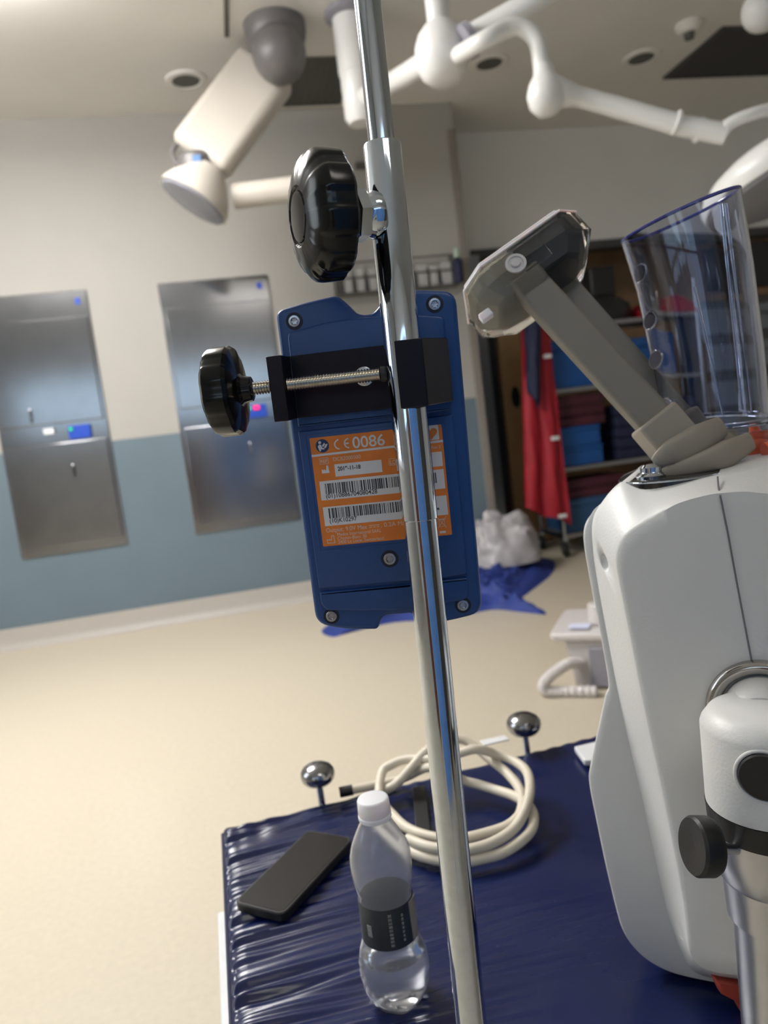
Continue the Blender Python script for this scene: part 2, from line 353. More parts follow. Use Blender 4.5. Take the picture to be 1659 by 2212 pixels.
hd = nrm(-0.86*CU - .46*CR - .06*CF)      # lamp faces down, left and a little to the camera
prof = [(-.12, .02), (-.115, .07), (-.07, .105), (0, .155), (.05, .178), (.075, .182)]
obj('lamp_head', MB().lathe(hc, hd, prof, 44), M_cream, t)
obj('lamp_lens', MB().lathe(hc+hd*.0755, hd, [(0, .172), (.012, .165), (.02, .12), (.022, .02)], 44), M_hgrey, t)
a, c2 = P(505, 425, 3.78), P(720, 398, 3.78)
obj('side_tube', MB().tube([a, (a+c2)/2, c2], .062, 20), M_cream, t)
obj('cable_loop', MB().tube(catmull([P(395, 300, 3.75), P(373, 325, 3.72), P(380, 352, 3.72), P(410, 362, 3.70)], 5), .012, 8), M_boomg, t)

# hanging white column
c = H(752, 25, ZC); c[2] = ZC
zt = 3.95
t = thing('hanging_column', 'short white column hanging from the ceiling just left of the pole', 'ceiling column', c)
pb = P(765, 262, 3.7)
axd = nrm(V(c[0], c[1], pb[2])-c)
L = c[2]-pb[2]
obj('column', MB().lathe(c-ZZ*.0005, -ZZ, [(0, .085), (L*.55, .085), (L*.56, .080), (L-.03, .080), (L, .06)], 28), M_lampw, t)
obj('ceiling_flange', MB().lathe(c-ZZ*.0006, -ZZ, [(0, .12), (.02, .12), (.035, .09)], 28), M_greyp, t)
obj('cable', MB().tube(catmull([c+V(.088, -.06, -.05), c+V(.11, -.08, -.22), c+V(.09, -.07, -.38)], 6), .014, 8), M_greyp, t)

# =====================================================================
# SURGICAL LIGHT, upper right
# =====================================================================
zs = 2.75
ball1 = P(955, 112, zs)
t = thing('surgical_light', 'white surgical light with ball joints, jointed arms and round lamp head', 'surgical light', V(ball1[0], ball1[1], ZC))
top1 = V(*ball1); top1[2] = ZC-.0005
obj('ceiling_tube', MB().tube([ball1, ball1+ (top1-ball1)*.5, top1], .043, 20), M_lampw, t)
obj('ceiling_cover', MB().lathe(top1, -ZZ, [(0, .16), (.03, .16), (.07, .07)], 32), M_lampw, t)
obj('large_ball_joint', MB().lathe(ball1, ZZ, [(-.115, .02), (-.108, .055), (-.08, .085), (-.03, .102), (.02, .100), (.06, .085), (.09, .06), (.10, .045)], 36), M_lampw, t)
obj('joint_collar', MB().tube([P(1005, 92, zs-.1), P(1018, 84, zs-.1)], .062, 20), M_greyp, t)
A = [P(965, 105, zs-.02), P(1010, 82, zs-.05), P(1090, 38, zs-.1), P(1180, -12, zs-.15), P(1300, -80, zs-.2)]
obj('upper_arm', MB().tube(catmull(A, 4), .041, 20), M_lampw, t)
A = [P(1300, -80, zs-.2), P(1420, -130, zs), P(1560, -120, zs), P(1640, -60, zs), P(1646, 0, zs)]
obj('rear_arm', MB().tube(catmull(A, 5), .036, 20), M_lampw, t)
obj('rear_ball_joint', MB().ball(P(1648, 22, zs), .075, 28), M_lampw, t)
A = [P(930, 130, zs), P(880, 160, zs+.35), P(835, 185, zs+.65), P(790, 208, zs+.9)]
obj('left_arm', MB().tube(catmull(A, 4), .044, 18), M_lampw, t)
z2 = 2.55
A = [P(985, 122, zs-.06), P(1040, 90, z2), P(1095, 62, z2), P(1130, 60, z2), P(1158, 85, z2), P(1168, 125, z2), P(1172, 170, z2)]
obj('curved_arm', MB().tube(catmull(A, 6), .030, 18), M_lampw, t)
bb = P(1180, 208, z2)
obj('small_ball_joint', MB().lathe(bb, ZZ, [(-.068, .01), (-.06, .035), (-.03, .06), (.01, .066), (.045, .055), (.07, .038), (.10, .034)], 30), M_lampw, t)
A = [P(1195, 198, z2), P(1235, 206, z2), P(1290, 220, z2), P(1460, 268, z2-.05), P(1500, 277, z2-.06), P(1568, 290, z2-.08)]
obj('spring_arm', MB().tube(catmull(A, 4), [.055, .052, .048, .043, .038]+[.033]*4+[.034]*12, 20), M_lampw, t)
for (px, py) in ((1461, 265), (1510, 281)):
    d = nrm(P(px+30, py+8, z2-.06)-P(px, py, z2-.06)); obj('arm_ring', MB().lathe(P(px, py, z2-.055), d, [(-.006, .037), (-.004, .040), (.004, .040), (.006, .037)], 24), M_lampw, t)
A = [P(1556, 292, z2-.08), P(1575, 268, z2-.1), P(1620, 248, z2-.12), P(1680, 235, z2-.12), P(1760, 240, z2-.1), P(1800, 290, z2-.05)]
obj('yoke', MB().tube(catmull(A, 6), .020, 14), M_lampw, t)
hc = P(1702, 368, z2-.05); hd = nrm(-CU*.93+CR*.33-CF*.10)
obj('lamp_dome', MB().lathe(hc, hd, [(-.085, .01), (-.082, .10), (-.068, .19), (-.04, .245), (-.01, .268), (.02, .272), (.045, .262)], 56), M_lampw, t)
obj('lamp_glass', MB().lathe(hc+hd*.0455, hd, [(0, .255), (.012, .25), (.03, .2), (.04, .02)], 56), M_hgrey, t)
obj('lamp_handle', MB().lathe(hc+hd*.085, hd, [(0, .02), (.09, .018), (.10, .01)], 16), M_lampw, t)

# =====================================================================
# STORAGE ALCOVE
# =====================================================================
# tall dark locker and wood door leaf behind the opening
def wx(px, py, Y): return WY(px, py, Y)[0]
M_nvf2 = mat('near_black_metal', (.015, .015, .018), .5, noise=.05)
M_gl = mat('bluish_steel', (0.30, 0.36, 0.42), 0.3, 0.5, noise=0.08, nscale=5)
x0, x1 = wx(1012, 900, 5.75), wx(1048, 900, 5.75)
t = thing('metal_cabinet', 'narrow blue-grey metal cabinet just inside the storage opening', 'cabinet', (x0, 5.75, 0))
obj('body', MB().box((x0, 5.75, 0), (x1, 6.2, 1.98)), M_gl, t, bevel=.005)
obj('shelf_line', MB().box((x0+.01, 5.742, 1.02), (x1-.01, 5.7495, 1.05)), M_steel, t)
x0b, x1b = x1+.006, wx(1087, 900, 5.74)
t = thing('locker', 'tall black locker between the blue-grey cabinet and the wood door', 'locker', (x0b, 5.74, 0))
obj('body', MB().box((x0b, 5.745, 0), (x1b, 6.2, 1.93)), M_nvf2, t, bevel=.005)
obj('door', MB().box((x0b+.01, 5.728, .36), (x1b-.01, 5.744, 1.90)), M_nvf2, t, bevel=.003)
obj('lower_door', MB().box((x0b+.01, 5.728, .04), (x1b-.01, 5.744, .34)), M_mar, t, bevel=.003, label='maroon lower door')
x0c, x1c = x1b+.01, wx(1165, 900, 5.72)
t = thing('wood_door_leaf', 'tan wooden door leaf with round black pull behind the red apron', 'door', (x0c, 5.7, 0))
obj('leaf', MB().box((x0c, 5.70, .01), (x1c, 5.745, 2.03)), mat('tan_wood', (.52, .31, .14), .45, noise=.12, nscale=5), t, bevel=.003)
hp = WY(1113, 858, 5.695)
b = MB(); ring = [(hp[0]+.035*math.cos(a), 5.6995, hp[2]+.085*math.sin(a)) for a in np.linspace(0, 2*PI, 24, endpoint=False)]
b.prism(ring, (0, -.02, 0)); obj('pull', b, M_blk2, t, bevel=.004)

# wire shelving cart
cx0, cx1, cy0, cy1 = 2.24, 3.42, 4.95, 5.36
t = thing('shelving_cart', 'chrome wire shelving cart in the storage opening', 'cart', ((cx0+cx1)/2, (cy0+cy1)/2, 0))
SH = [.15, .63, 1.19, 1.63]
for x in (cx0, cx1):
    for y in (cy0, cy1): obj('post', MB().lathe((x, y, .13), ZZ, [(0, .0125), (1.75, .0125), (1.755, .008)], 12), M_chrome2, t)
for z in SH:
    b = MB()
    for y in (cy0, cy1): b.box((cx0, y-.006, z-.015), (cx1, y+.006, z+.012))
    for x in (cx0, cx1): b.box((x-.006, cy0, z-.015), (x+.006, cy1, z+.012))
    for i in range(14):
        y = cy0+.02+(cy1-cy0-.04)*i/13; b.box((cx0, y-.003, z+.006), (cx1, y+.003, z+.012))
    obj('shelf', b, M_steel, t, smooth=0)
for x in (cx0, cx1):
    for y in (cy0, cy1):
        o = obj('caster', MB().lathe((x-.012, y, .052), (1, 0, 0), [(0, .05), (.003, .052), (.021, .052), (.024, .05)], 24), M_blk2, t)
        obj('fork', MB().box((x-.018, y-.016, .05), (x-.0145, y+.016, .125)).box((x+.0145, y-.016, .05), (x+.018, y+.016, .125)).box((x-.018, y-.016, .12), (x+.018, y+.016, .14)), M_chrome2, o)
# cart contents
def binbox(x0, x1, z0, h, m, label, cat, group, y0=None, y1=None):
    y0 = cy0+.02 if y0 is None else y0; y1 = cy1-.03 if y1 is None else y1
    t = thing('storage_box', label, cat, ((x0+x1)/2, (y0+y1)/2, z0), group)
    obj('body', MB().box((x0, y0, z0+.0005), (x1, y1, z0+h*.78)), m, t, bevel=.006)
    obj('lid', MB().box((x0-.004, y0-.004, z0+h*.785), (x1+.004, y1+.004, z0+h)), m, t, bevel=.006)
def cloth_stack(x0, x1, z0, k, hh, m, label, cat, group):
    for i in range(k):
        b = MB(); z = z0+i*hh
        n = 10; rings = []
        for j in range(n+1):
            u = j/n; x = x0+(x1-x0)*u; e = .006*math.sin(7*u+i)
            rings.append([(x, cy0+.03+e, z+.0005), (x, cy1-.05, z+.0005), (x, cy1-.05, z+hh*.92), (x, cy0+.03+e, z+hh*.92)])
        b.loft(rings); pos = 'lowest of its stack' if i == 0 else ('topmost of its stack' if i == k-1 else ['', 'second from the bottom', 'third from the bottom', 'fourth from the bottom'][i])
        o = obj('folded_textile', b, m, None, bevel=.008, seg=3); tag(o, label+', '+pos, cat, group)
s = SH
binbox(2.275, 2.66, s[2]+.013, .34, M_bin, 'blue box standing under the taupe arm, upper shelf of the cart', 'box', 'blue boxes on the cart')
binbox(2.69, 3.11, s[2]+.013, .30, M_bin, 'blue box farther right on the upper shelf of the cart', 'box', 'blue boxes on the cart')
binbox(2.275, 2.61, s[1]+.013, .14, M_bin, 'blue box lying lowest on the middle shelf of the cart', 'box', 'blue boxes on the cart')
binbox(2.28, 2.60, s[1]+.154, .14, M_bin, 'blue box lying on another blue box on the middle shelf', 'box', 'blue boxes on the cart')
cloth_stack(2.285, 2.66, s[1]+.296, 3, .075, M_mar, 'folded maroon textile above the middle-shelf blue boxes', 'textile', 'maroon textiles over the blue boxes')
cloth_stack(2.74, 3.32, s[1]+.014, 5, .08, M_nvf, 'folded navy textile stacked on the right of the middle shelf', 'textile', 'navy textiles on the middle shelf')
M_bin2 = mat('dull_blue_box', (0.02, 0.07, 0.17), 0.6, noise=0.06)
binbox(2.275, 2.74, s[0]+.013, .24, M_bin2, 'dull blue box on the bottom shelf of the cart', 'box', 'blue boxes on the cart')
cloth_stack(2.285, 2.76, s[0]+.256, 2, .07, M_mar, 'folded dark maroon textile lying on the bottom blue box', 'textile', 'maroon textiles on the bottom box')
# things on top of the cart
zt = s[3]+.013
BX = WY(1297, 665, 5.14)[0]
o = thing('backpack', 'black bag with square top standing on the cart', 'bag', (BX, 5.14, zt))
b2 = MB(); b2.loft([[(BX+rx*math.cos(a)*1.0, 5.14+ry*math.sin(a), zt+z) for a in np.linspace(0, 2*PI, 24, endpoint=False)] for z, rx, ry in ((.001, .2, .15), (.05, .235, .17), (.12, .22, .16), (.17, .15, .12), (.19, .10, .09))])
obj('body', b2, M_blk2, o, smooth=60)
obj('top_flap', MB().box((BX-.10, 5.06, zt+.185), (BX+.10, 5.22, zt+.40)), M_blk2, o, bevel=.02, seg=3)
b = MB(); rings = []
for j in range(13):
    u = j/12; x = 2.62+.62*u; hh = .05+.10*math.sin(PI*u)*.6+.02*math.sin(9*u)
    rings.append([(x, cy0-.01+.02*math.sin(5*u), zt+.001), (x, cy1-.04, zt+.001), (x, cy1-.06, zt+hh), (x, cy0+.03, zt+hh*.9)])
# red cloth draped to the right of the bag
b = MB(); rings = []
for j in range(13):
    u = j/12; x = BX+.25+.42*u; hh = .06+.08*math.sin(PI*u)
    rings.append([(x, cy0+.0+.02*math.sin(5*u), zt+.001), (x, cy1-.04, zt+.001), (x, cy1-.06, zt+hh), (x, cy0+.03, zt+hh*.9)])
o = obj('folded_apron', b.loft(rings), M_red, None, bevel=.01); tag(o, 'folded red apron lying on top of the cart right of the black bag', 'apron')

# hanging aprons at the cart's left end
def apron(pts_top, pts_bot, y, m, th=.03, seed=0, waves=5):
    nu, nv = 26, 30; rings = []
    for j in range(nv+1):
        v = j/nv; front = []; back = []
        for i in range(nu+1):
            u = i/nu
            xt = pts_top[0]+(pts_top[1]-pts_top[0])*u; xb = pts_bot[0]+(pts_bot[1]-pts_bot[0])*u
            bulge = math.sin(PI*v*.9)*.0
            x = xt*(1-v)**1+xb*v+bulge; zt_ = pts_top[2]+(pts_top[3]-pts_top[2])*u; zb_ = pts_bot[2]+(pts_bot[3]-pts_bot[2])*u
            z = zt_*(1-v)+zb_*v + (.01*math.sin(9*u+seed) if j == nv else 0)
            f = .022*math.sin(waves*2*PI*u*.5+seed+1.5*v)*(.3+.7*v)+.008*vn(u*9, v*7, 0, seed)
            front.append((x, y+f, z)); back.append((x, y+f+th, z))
        rings.append(front+back[::-1])
    return MB().loft(rings)
xa, xb_ = wx(1128, 680, 4.90), wx(1180, 690, 4.90)
xc_, xd = wx(1140, 1100, 4.86), wx(1236, 1125, 4.86)
t = thing('red_apron', 'long red lead apron with white straps hanging at the left end of the cart', 'apron', (xa, 4.86, .4))
zT = WY(1150, 655, 4.88)[2]; zB0 = WY(1150, 1098, 4.88)[2]; zB1 = WY(1232, 1132, 4.88)[2]
body = obj('apron_panel', apron((xa, xb_, zT, zT-.03), (xc_, xd, zB0, zB1), 4.87, M_red, .03, 1.3, 4), M_red, t, smooth=60)
for (px, py) in ((1182, 770), (1199, 947), (1215, 1115)):
    q = WY(px, py, 4.845); obj('white_strap', MB().box((q[0]-.03, 4.835, q[2]-.012), (q[0]+.03, 4.85, q[2]+.014)), M_metalw, t, bevel=.004)
t = obj('navy_apron', apron((wx(1130, 640, 4.82), wx(1170, 640, 4.82), WY(1150, 620, 4.82)[2], WY(1150, 620, 4.82)[2]), (wx(1143, 855, 4.82), wx(1166, 880, 4.82), WY(1140, 850, 4.82)[2], WY(1165, 882, 4.82)[2]), 4.80, M_nvf, .03, .4, 2), M_nvf, None, smooth=60)
tag(t, 'short navy apron hanging in front of the red apron', 'apron')
# apron hanger bar on cart end
# right-hand dark rack
t = thing('equipment_rack', 'dark rack with grey drawers at the right edge behind the clear cylinder', 'rack', (3.95, 5.2, 0))
obj('cabinet', MB().box((3.45, 5.00, .06), (4.55, 5.38, 1.72)), M_dark2, t, bevel=.008)
for i in range(6):
    z = .12+.27*i; o = obj('drawer', MB().box((3.49, 4.978, z), (4.51, 4.9995, z+.19)), mat('rack_drawer_grey', (.15, .17, .19), .4, noise=.05), t, bevel=.005)
    obj('handle', MB().tube([(3.86, 4.978, z+.12), (3.86, 4.955, z+.12), (4.14, 4.955, z+.12), (4.14, 4.978, z+.12)], .005, 6), M_blk2, o)
for x in (3.52, 4.48):
    for y in (5.05, 5.33): obj('foot', MB().lathe((x, y, 0.0005), ZZ, [(0, .025), (.059, .02)], 12), M_blk2, t)
t = thing('monitor', 'black monitor standing on the dark rack at the right edge', 'monitor', (4.05, 5.18, 1.7205))
obj('screen', MB().box((3.72, 5.15, 1.80), (4.36, 5.19, 2.14)), M_blk2, t, bevel=.008)
obj('stand', MB().box((3.98, 5.16, 1.735), (4.10, 5.18, 1.8)).box((3.90, 5.09, 1.7205), (4.18, 5.26, 1.735)), M_blk2, t, bevel=.003)

# ---- bag and drape on floor ----
def heap(outline, hmax, seed, k=22, rough=1.0, sharp=2.2):
    n = len(outline)*4; ol = catmull([V(*p, 0) for p in outline], 4, True); c = sum(ol)/len(ol); rings = []
    for j in range(k+1):
        s = j/k; ring = []
        for i, p in enumerate(ol):
            q = p+(c-p)*s; z = hmax*(1-(1-s)**sharp)*(0.62+.38*vn(q[0]*14*rough, q[1]*14*rough, 0, seed)+.12*vn(q[0]*40*rough, q[1]*40*rough, 0, seed))
            ring.append(V(q[0]+.012*vn(q[1]*30, q[0]*20, 0, seed)*(s > 0), q[1], max(.0008, z) if j else .0008))
        rings.append(ring)
    return MB().loft(rings)
pts = [(705, 1352), (715, 1376), (760, 1366), (850, 1345), (960, 1338), (1060, 1318), (1120, 1322), (1178, 1328), (1165, 1316), (1120, 1302), (1150, 1275), (1192, 1240), (1196, 1212), (1150, 1205), (1090, 1225), (960, 1240), (850, 1290)]
o = obj('surgical_drape', heap([H(x, y, 0)[:2] for x, y in pts], .17, 2.0, 24, 1.0), M_drape, None, smooth=60)
tag(o, 'crumpled blue drape lying on the floor below the blue device', 'drape')
c = H(1095, 1243, .0); c = V(c[0], c[1], 0)
b = MB(); rings = []; nseg = 48
for j in range(26):
    ph = PI*(j/25)*.5; ring = []
    for i in range(nseg):
        th = 2*PI*i/nseg; r = 1+.16*vn(3*math.cos(th)*math.cos(ph), 3*math.sin(th)*math.cos(ph), 3*math.sin(ph), 4)+.07*vn(9*math.cos(th), 9*math.sin(th), 8*math.sin(ph), 9)
        ring.append((c[0]+.235*r*math.cos(th)*math.cos(ph)**.7, c[1]+.20*r*math.sin(th)*math.cos(ph)**.7, .05+.31*r*math.sin(ph)))
    rings.append(ring)
b.loft(rings); o = obj('plastic_bag', b, M_bag, None, smooth=70); o.location.z = .05
tag(o, 'crumpled pale plastic bag heaped on the blue drape', 'bag')

# ---- floor console beyond the housing ----
q = H(1262, 1486, 0); q2 = H(1330, 1488, 0)
ex = nrm(V(q2[0]-q[0], q2[1]-q[1], 0)); ey = V(-ex[1], ex[0], 0)
t = thing('floor_unit', 'pale grey floor unit with round knob and ribbed hose beside the white console', 'equipment', q)
bw = .11
b = MB(); o0 = q-ex*.0
def Q(a, d, z): return V(q[0], q[1], 0)+ex*a+ey*d+ZZ*z
b.hexa([Q(-.03, 0, .0005), Q(.40, 0, .0005), Q(.40, .32, .0005), Q(-.03, .32, .0005)], [Q(-.06, 0, .19), Q(.40, 0, .19), Q(.40, .32, .19), Q(-.06, .32, .19)])
obj('base', b, M_plast, t, bevel=.01)
b = MB(); b.hexa([Q(.03, -.012, .01), Q(.40, -.012, .01), Q(.40, -.001, .01), Q(.03, -.001, .01)], [Q(.03, -.012, .165), Q(.40, -.012, .165), Q(.40, -.001, .165), Q(.03, -.001, .165)])
obj('front_panel', b, M_greyp, t, bevel=.004)
b = MB(); b.hexa([Q(-.10, -.02, .19), Q(.40, -.02, .19), Q(.40, .34, .19), Q(-.10, .34, .19)], [Q(-.115, -.02, .222), Q(.40, -.02, .232), Q(.40, .34, .232), Q(-.115, .34, .222)])
obj('top_cover', b, M_plast, t, bevel=.012, seg=3)
obj('knob', MB().lathe(Q(.075, .12, .232), ZZ, [(0, .055), (.07, .052), (.075, .046)], 28), M_plast, t)
obj('label_plate', MB().obox(Q(-.005, .05, .2335), ex*.04, ey*.03, ZZ*.001), mat('bluish_label', (.7, .75, .95), .3), t)
hose = catmull([Q(.0, -.005, .10), Q(-.04, -.05, .115), Q(-.10, -.09, .085), Q(-.135, -.10, .045), Q(-.12, -.10, .022), Q(-.06, -.09, .018), Q(.06, -.08, .018)], 10)
obj('ribbed_hose', MB().tube(hose, [.020+.0035*(i % 2) for i in range(len(hose))], 14), M_plast, t, smooth=0)
#PART2

# ---- unseen screen and cabinets added behind the camera to colour the chrome's reflections ----
t = thing('blue_reflection_screen', 'added blue fabric screen behind the camera for the chrome to reflect', 'screen', (.35, -.75, 0))  # added out of view to give the pole its blue reflection
b = MB(); pts = [(-.20+1.1*k/40, -.75+.02*math.sin(k*.9)) for k in range(41)]
b.loft([[(x, y, .15), (x, y+.006, .15), (x, y+.006, 1.58), (x, y, 1.58)] for x, y in pts])
obj('curtain', b, mat('light_blue_fabric', (.10, .24, .55), .7, noise=.1), t)
b = MB().tube([(-.24, -.75, .04), (-.24, -.75, 1.62), (.94, -.75, 1.62), (.94, -.75, .04)], .012, 10).box((-.26, -.95, .01), (-.22, -.55, .04)).box((.92, -.95, .01), (.96, -.55, .04))
obj('frame', b, M_metalw, t)
t = thing('dark_reflection_cabinet', 'added black cabinet behind the camera to the right for the chrome to reflect', 'cabinet', (1.9, -.9, 0))  # added out of view so the pole's right side reflects something dark
obj('body', MB().box((1.05, -1.15, .0005), (2.75, -.70, 1.62)), M_blk2, t, bevel=.01)
for k in range(3): d = obj('door', MB().box((1.07+.56*k, -.70, .05), (1.61+.56*k, -.682, 1.58)), M_dark2, t, bevel=.004); obj('handle', MB().box((1.55+.56*k, -.682, .7), (1.57+.56*k, -.66, .9)), M_chrome2, d)
t = thing('brown_reflection_cabinet', 'added tall red-brown cabinet behind the camera to the left for the chrome to reflect', 'cabinet', (-.9, -1.4, 0))  # added out of view to put a red-brown streak in the pole's reflection
obj('body', MB().box((-1.05, -1.7, .0005), (-.55, -1.3, 1.55)), mat('red_brown_wood', (.10, .03, .02), .4, noise=.1), t, bevel=.008)
obj('door', MB().box((-1.03, -1.3, .05), (-.57, -1.28, 1.5)), mat('red_brown_wood', (.10, .03, .02), .4), t, bevel=.004)

# =====================================================================
# OPERATING TABLE PAD, its frame and things on it
# =====================================================================
HB = .56
cA = H(480, 1785, HB)[:2]; cB = V(.060, .530) ; cN = V(cA[0]+.018, .5345)
far_dir = nrm(H(1290, 1580, HB)-H(480, 1785, HB))[:2]
LEN = 1.35
cF = cA+far_dir*LEN; cE = V(cN[0]+LEN, .5345-.13*LEN*.85)
t = thing('padded_table', 'narrow padded table with navy pad and white metal frame', 'table', V((cA[0]+cF[0])/2, (cA[1]+cE[1])/2, 0))
NU, NV = 380, 210
def pad_pt(u, v):   # u along length, v from far edge to near edge
    a = cA*(1-u)+cF*u; c = cN*(1-u)+cE*u; return a*(1-v)+c*v
top = []
for j in range(NV+1):
    v = j/NV; row = []
    for i in range(NU+1):
        u = (i/NU)**1.8
        p = pad_pt(u, v); d = u*LEN; e = v*.51
        fall = math.exp(-(d/.15)**1.3)*min(1, d/.006)
        ph = e*210+3.2*math.sin(e*31)+2*math.sin(e*73+1)+d*(22*math.sin(e*40)+16)
        wr = math.sin(ph)+.55*math.sin(e*395+2*math.sin(e*50)+d*20)+.35*math.sin(e*97+d*30)
        z = .0031*wr*fall
        fe = math.exp(-(e/.035))
        z += .0012*fe*math.sin(d*150+4*math.sin(d*23))*min(1, e/.006)
        z += .0013*vn(d*11, e*16, 0, 3)*min(1, d/.02)*min(1, e/.02)
        edge = min(d, e, .02)/.02
        z += -.010*(1-math.sqrt(max(0, 1-(1-edge)**2)))
        row.append((p[0], p[1], HB-.0015+z))
    top.append(row)
b = MB(); vs = [p for r in top for p in r]; W1 = NU+1
fs = [(j*W1+i, j*W1+i+1, (j+1)*W1+i+1, (j+1)*W1+i) for j in range(NV) for i in range(NU)]
rim = [j*W1 for j in range(NV+1)] + [NV*W1+i for i in range(1, NU+1)] + [j*W1+NU for j in range(NV-1, -1, -1)] + [i for i in range(NU-1, 0, -1)]
o0 = len(vs); vs += [(vs[k][0], vs[k][1], HB-.055) for k in rim]; n = len(rim)
fs += [(rim[k], o0+k, o0+(k+1) % n, rim[(k+1) % n]) for k in range(n)] + [tuple(o0+k for k in range(n))]
b.add(vs, fs)
pad = obj('pad', b, M_navy, t, smooth=60)
seam = [V(*(cA*(1-k/20)+cN*(k/20)), HB-.012)+V(-.0012, 0, 0) for k in range(21)]
seam2 = [V(*(cA*(1-k/30)+cF*(k/30)), HB-.012)+V(0, .0012, 0) for k in range(31)]
obj('piping', MB().tube(seam, .0022, 8).tube(seam2, .0022, 8), M_nvf, pad)
def inset(d, z): # rectangle corners
    return [V(cA[0]+d, cA[1]-d, z), V(cF[0]-d, cF[1]-d, z), V(cE[0]-d, cE[1]+d, z), V(cN[0]+d, cN[1]+d, z)]
obj('deck', MB().hexa(inset(.012, HB-.085), inset(.012, HB-.056)), M_metalw, t, bevel=.004)
rail = [V(cA[0]-.004, cA[1]-.12, HB-.066), V(cN[0]-.008, cN[1]+.02, HB-.066)]
obj('side_rail', MB().obox((rail[0]+rail[1])/2, (rail[1]-rail[0])/2, V(.008, 0, 0), V(0, 0, .016)), M_metalw, t, bevel=.003)
for k, (u, v) in enumerate(((.06, .12), (.94, .12), (.06, .88), (.94, .88))):
    p = pad_pt(u, v); l = obj('leg', MB().box((p[0]-.018, p[1]-.018, .075), (p[0]+.018, p[1]+.018, HB-.086)), M_metalw, t, bevel=.004)
    obj('caster', MB().lathe((p[0]-.011, p[1], .0375), (1, 0, 0), [(0, .034), (.003, .037), (.019, .037), (.022, .034)], 24), M_blk2, l)
# polished knobs on stems at the far edge
for (px, py, sx_) in ((686, 1672, 0), (1131, 1564, 1)):
    hk = H(px, py, .600); r = 37.5*np.dot(hk-C0, CF)/FPX
    kn = obj('corner_knob', MB().lathe(hk, ZZ, [(-.62*r, .25*r), (-.60*r, .5*r), (-.5*r, .75*r), (-.3*r, .93*r), (-.05*r, r), (.18*r, .97*r), (.40*r, .82*r), (.56*r, .55*r), (.64*r, .25*r), (.66*r, .02*r)], 40), M_steel, t, label='round polished metal knob on a thin stem')
    e = hk+V(.001, -.005, 0); e[2] = HB-.05
    obj('stem', MB().tube([hk-ZZ*.55*r, e], .0055, 12), M_chrome2, kn)
    ed = V(e[0], e[1], 0); q = V(hk[0], hk[1]-.05, HB-.068)
    obj('bracket', MB().tube([e, V(e[0], e[1]-.06, HB-.068)], .007, 10), M_metalw, kn)
a, c = H(1045, 1612, .562), H(1100, 1600, .562)
o = obj('white_strap', MB().obox((a+c)/2+V(0, .01, .001), (c-a)/2, V(0, .010, 0), V(0, 0, .0012)), M_metalw, None, bevel=.001)
tag(o, 'short white strap at the far table edge left of the right metal knob', 'strap')
q = [H(1240, 1612, .572), H(1262, 1642, .572), H(1330, 1640, .572), H(1300, 1598, .572)]
o = obj('white_packet', MB().prism(q, (0, 0, -.0095)), M_metalw, None, bevel=.002)
tag(o, 'small white packet on the navy pad touching the white console', 'packet')
# phone
q = [H(x, y, .5725) for x, y in ((512, 1945), (603, 1980), (765, 1812), (664, 1789))]
pc = sum(q)/4; lx = nrm((q[2]-q[1])+(q[3]-q[0])); lx[2] = 0; lx = nrm(lx); ly = V(-lx[1], lx[0], 0)
Lp = (np.linalg.norm(q[2]-q[1])+np.linalg.norm(q[3]-q[0]))/4; Wp = (np.linalg.norm(q[1]-q[0])+np.linalg.norm(q[2]-q[3]))/4
t = thing('phone', 'black phone lying face up on the navy pad left of the bottle', 'phone', V(pc[0], pc[1], HB))
def rrect(c, a, b_, hw, hh, r, n=6):
    out = []
    for sx, sy, a0 in ((1, 1, 0), (-1, 1, PI/2), (-1, -1, PI), (1, -1, 3*PI/2)):
        for k in range(n+1):
            an = a0+PI/2*k/n; out.append(c+a*(sx*(hw-r)+r*math.cos(an))+b_*(sy*(hh-r)+r*math.sin(an)))
    return out
z0 = HB+.0005
def at(p, z): return V(p[0], p[1], z)
b = MB(); b.loft([rrect(at(pc, z0), lx, ly, Lp-.002, Wp-.002, .009), rrect(at(pc, z0+.002), lx, ly, Lp, Wp, .010), rrect(at(pc, z0+.0105), lx, ly, Lp, Wp, .010), rrect(at(pc, z0+.012), lx, ly, Lp-.0012, Wp-.0012, .009)])
obj('case', b, M_blk2, t)
b = MB(); b.loft([rrect(at(pc, z0+.01205), lx, ly, Lp-.003, Wp-.003, .008), rrect(at(pc, z0+.0126), lx, ly, Lp-.0033, Wp-.0033, .008)])
obj('screen', b, mat('dark_phone_screen', (.006, .006, .006), .25, noise=.15, nscale=40), t)
# bottle
bc = H(861, 2150, HB); bx, by = bc[0], bc[1]; z0 = HB+.0005
t = thing('water_bottle', 'clear plastic water bottle with white cap and dark label', 'bottle', (bx, by, z0))
def rad(z):
    kz = [0, .004, .012, .03, .045, .058, .064, .106, .112, .122, .135, .147, .158, .170, .180, .190]
    kr = [.022, .0265, .0305, .0335, .0325, .0285, .0262, .0252, .0262, .0282, .0292, .0285, .0250, .0190, .0135, .0130]
    return float(np.interp(z, kz, kr))
zs_ = list(np.linspace(0, .190, 96))
def sm(z): return sum(rad(min(.19, max(0, z+d))) for d in (-.004, -.002, 0, .002, .004))/5
outer = [(z, sm(z)*(1+.004*math.sin(z*520)*(z < .058))) for z in zs_]
def petal(tt, h): return 1+.035*math.cos(5*tt)*max(0, 1-h/.02)+.010*math.cos(8*tt+h*40)*(1 if h < .062 else 0)+.018*math.cos(6*tt+h*60)*(1 if .112 < h < .16 else 0)
inner = [(z, r-.0009) for z, r in outer][::-1]; inner[-1] = (.0012, inner[-1][1]-.001)
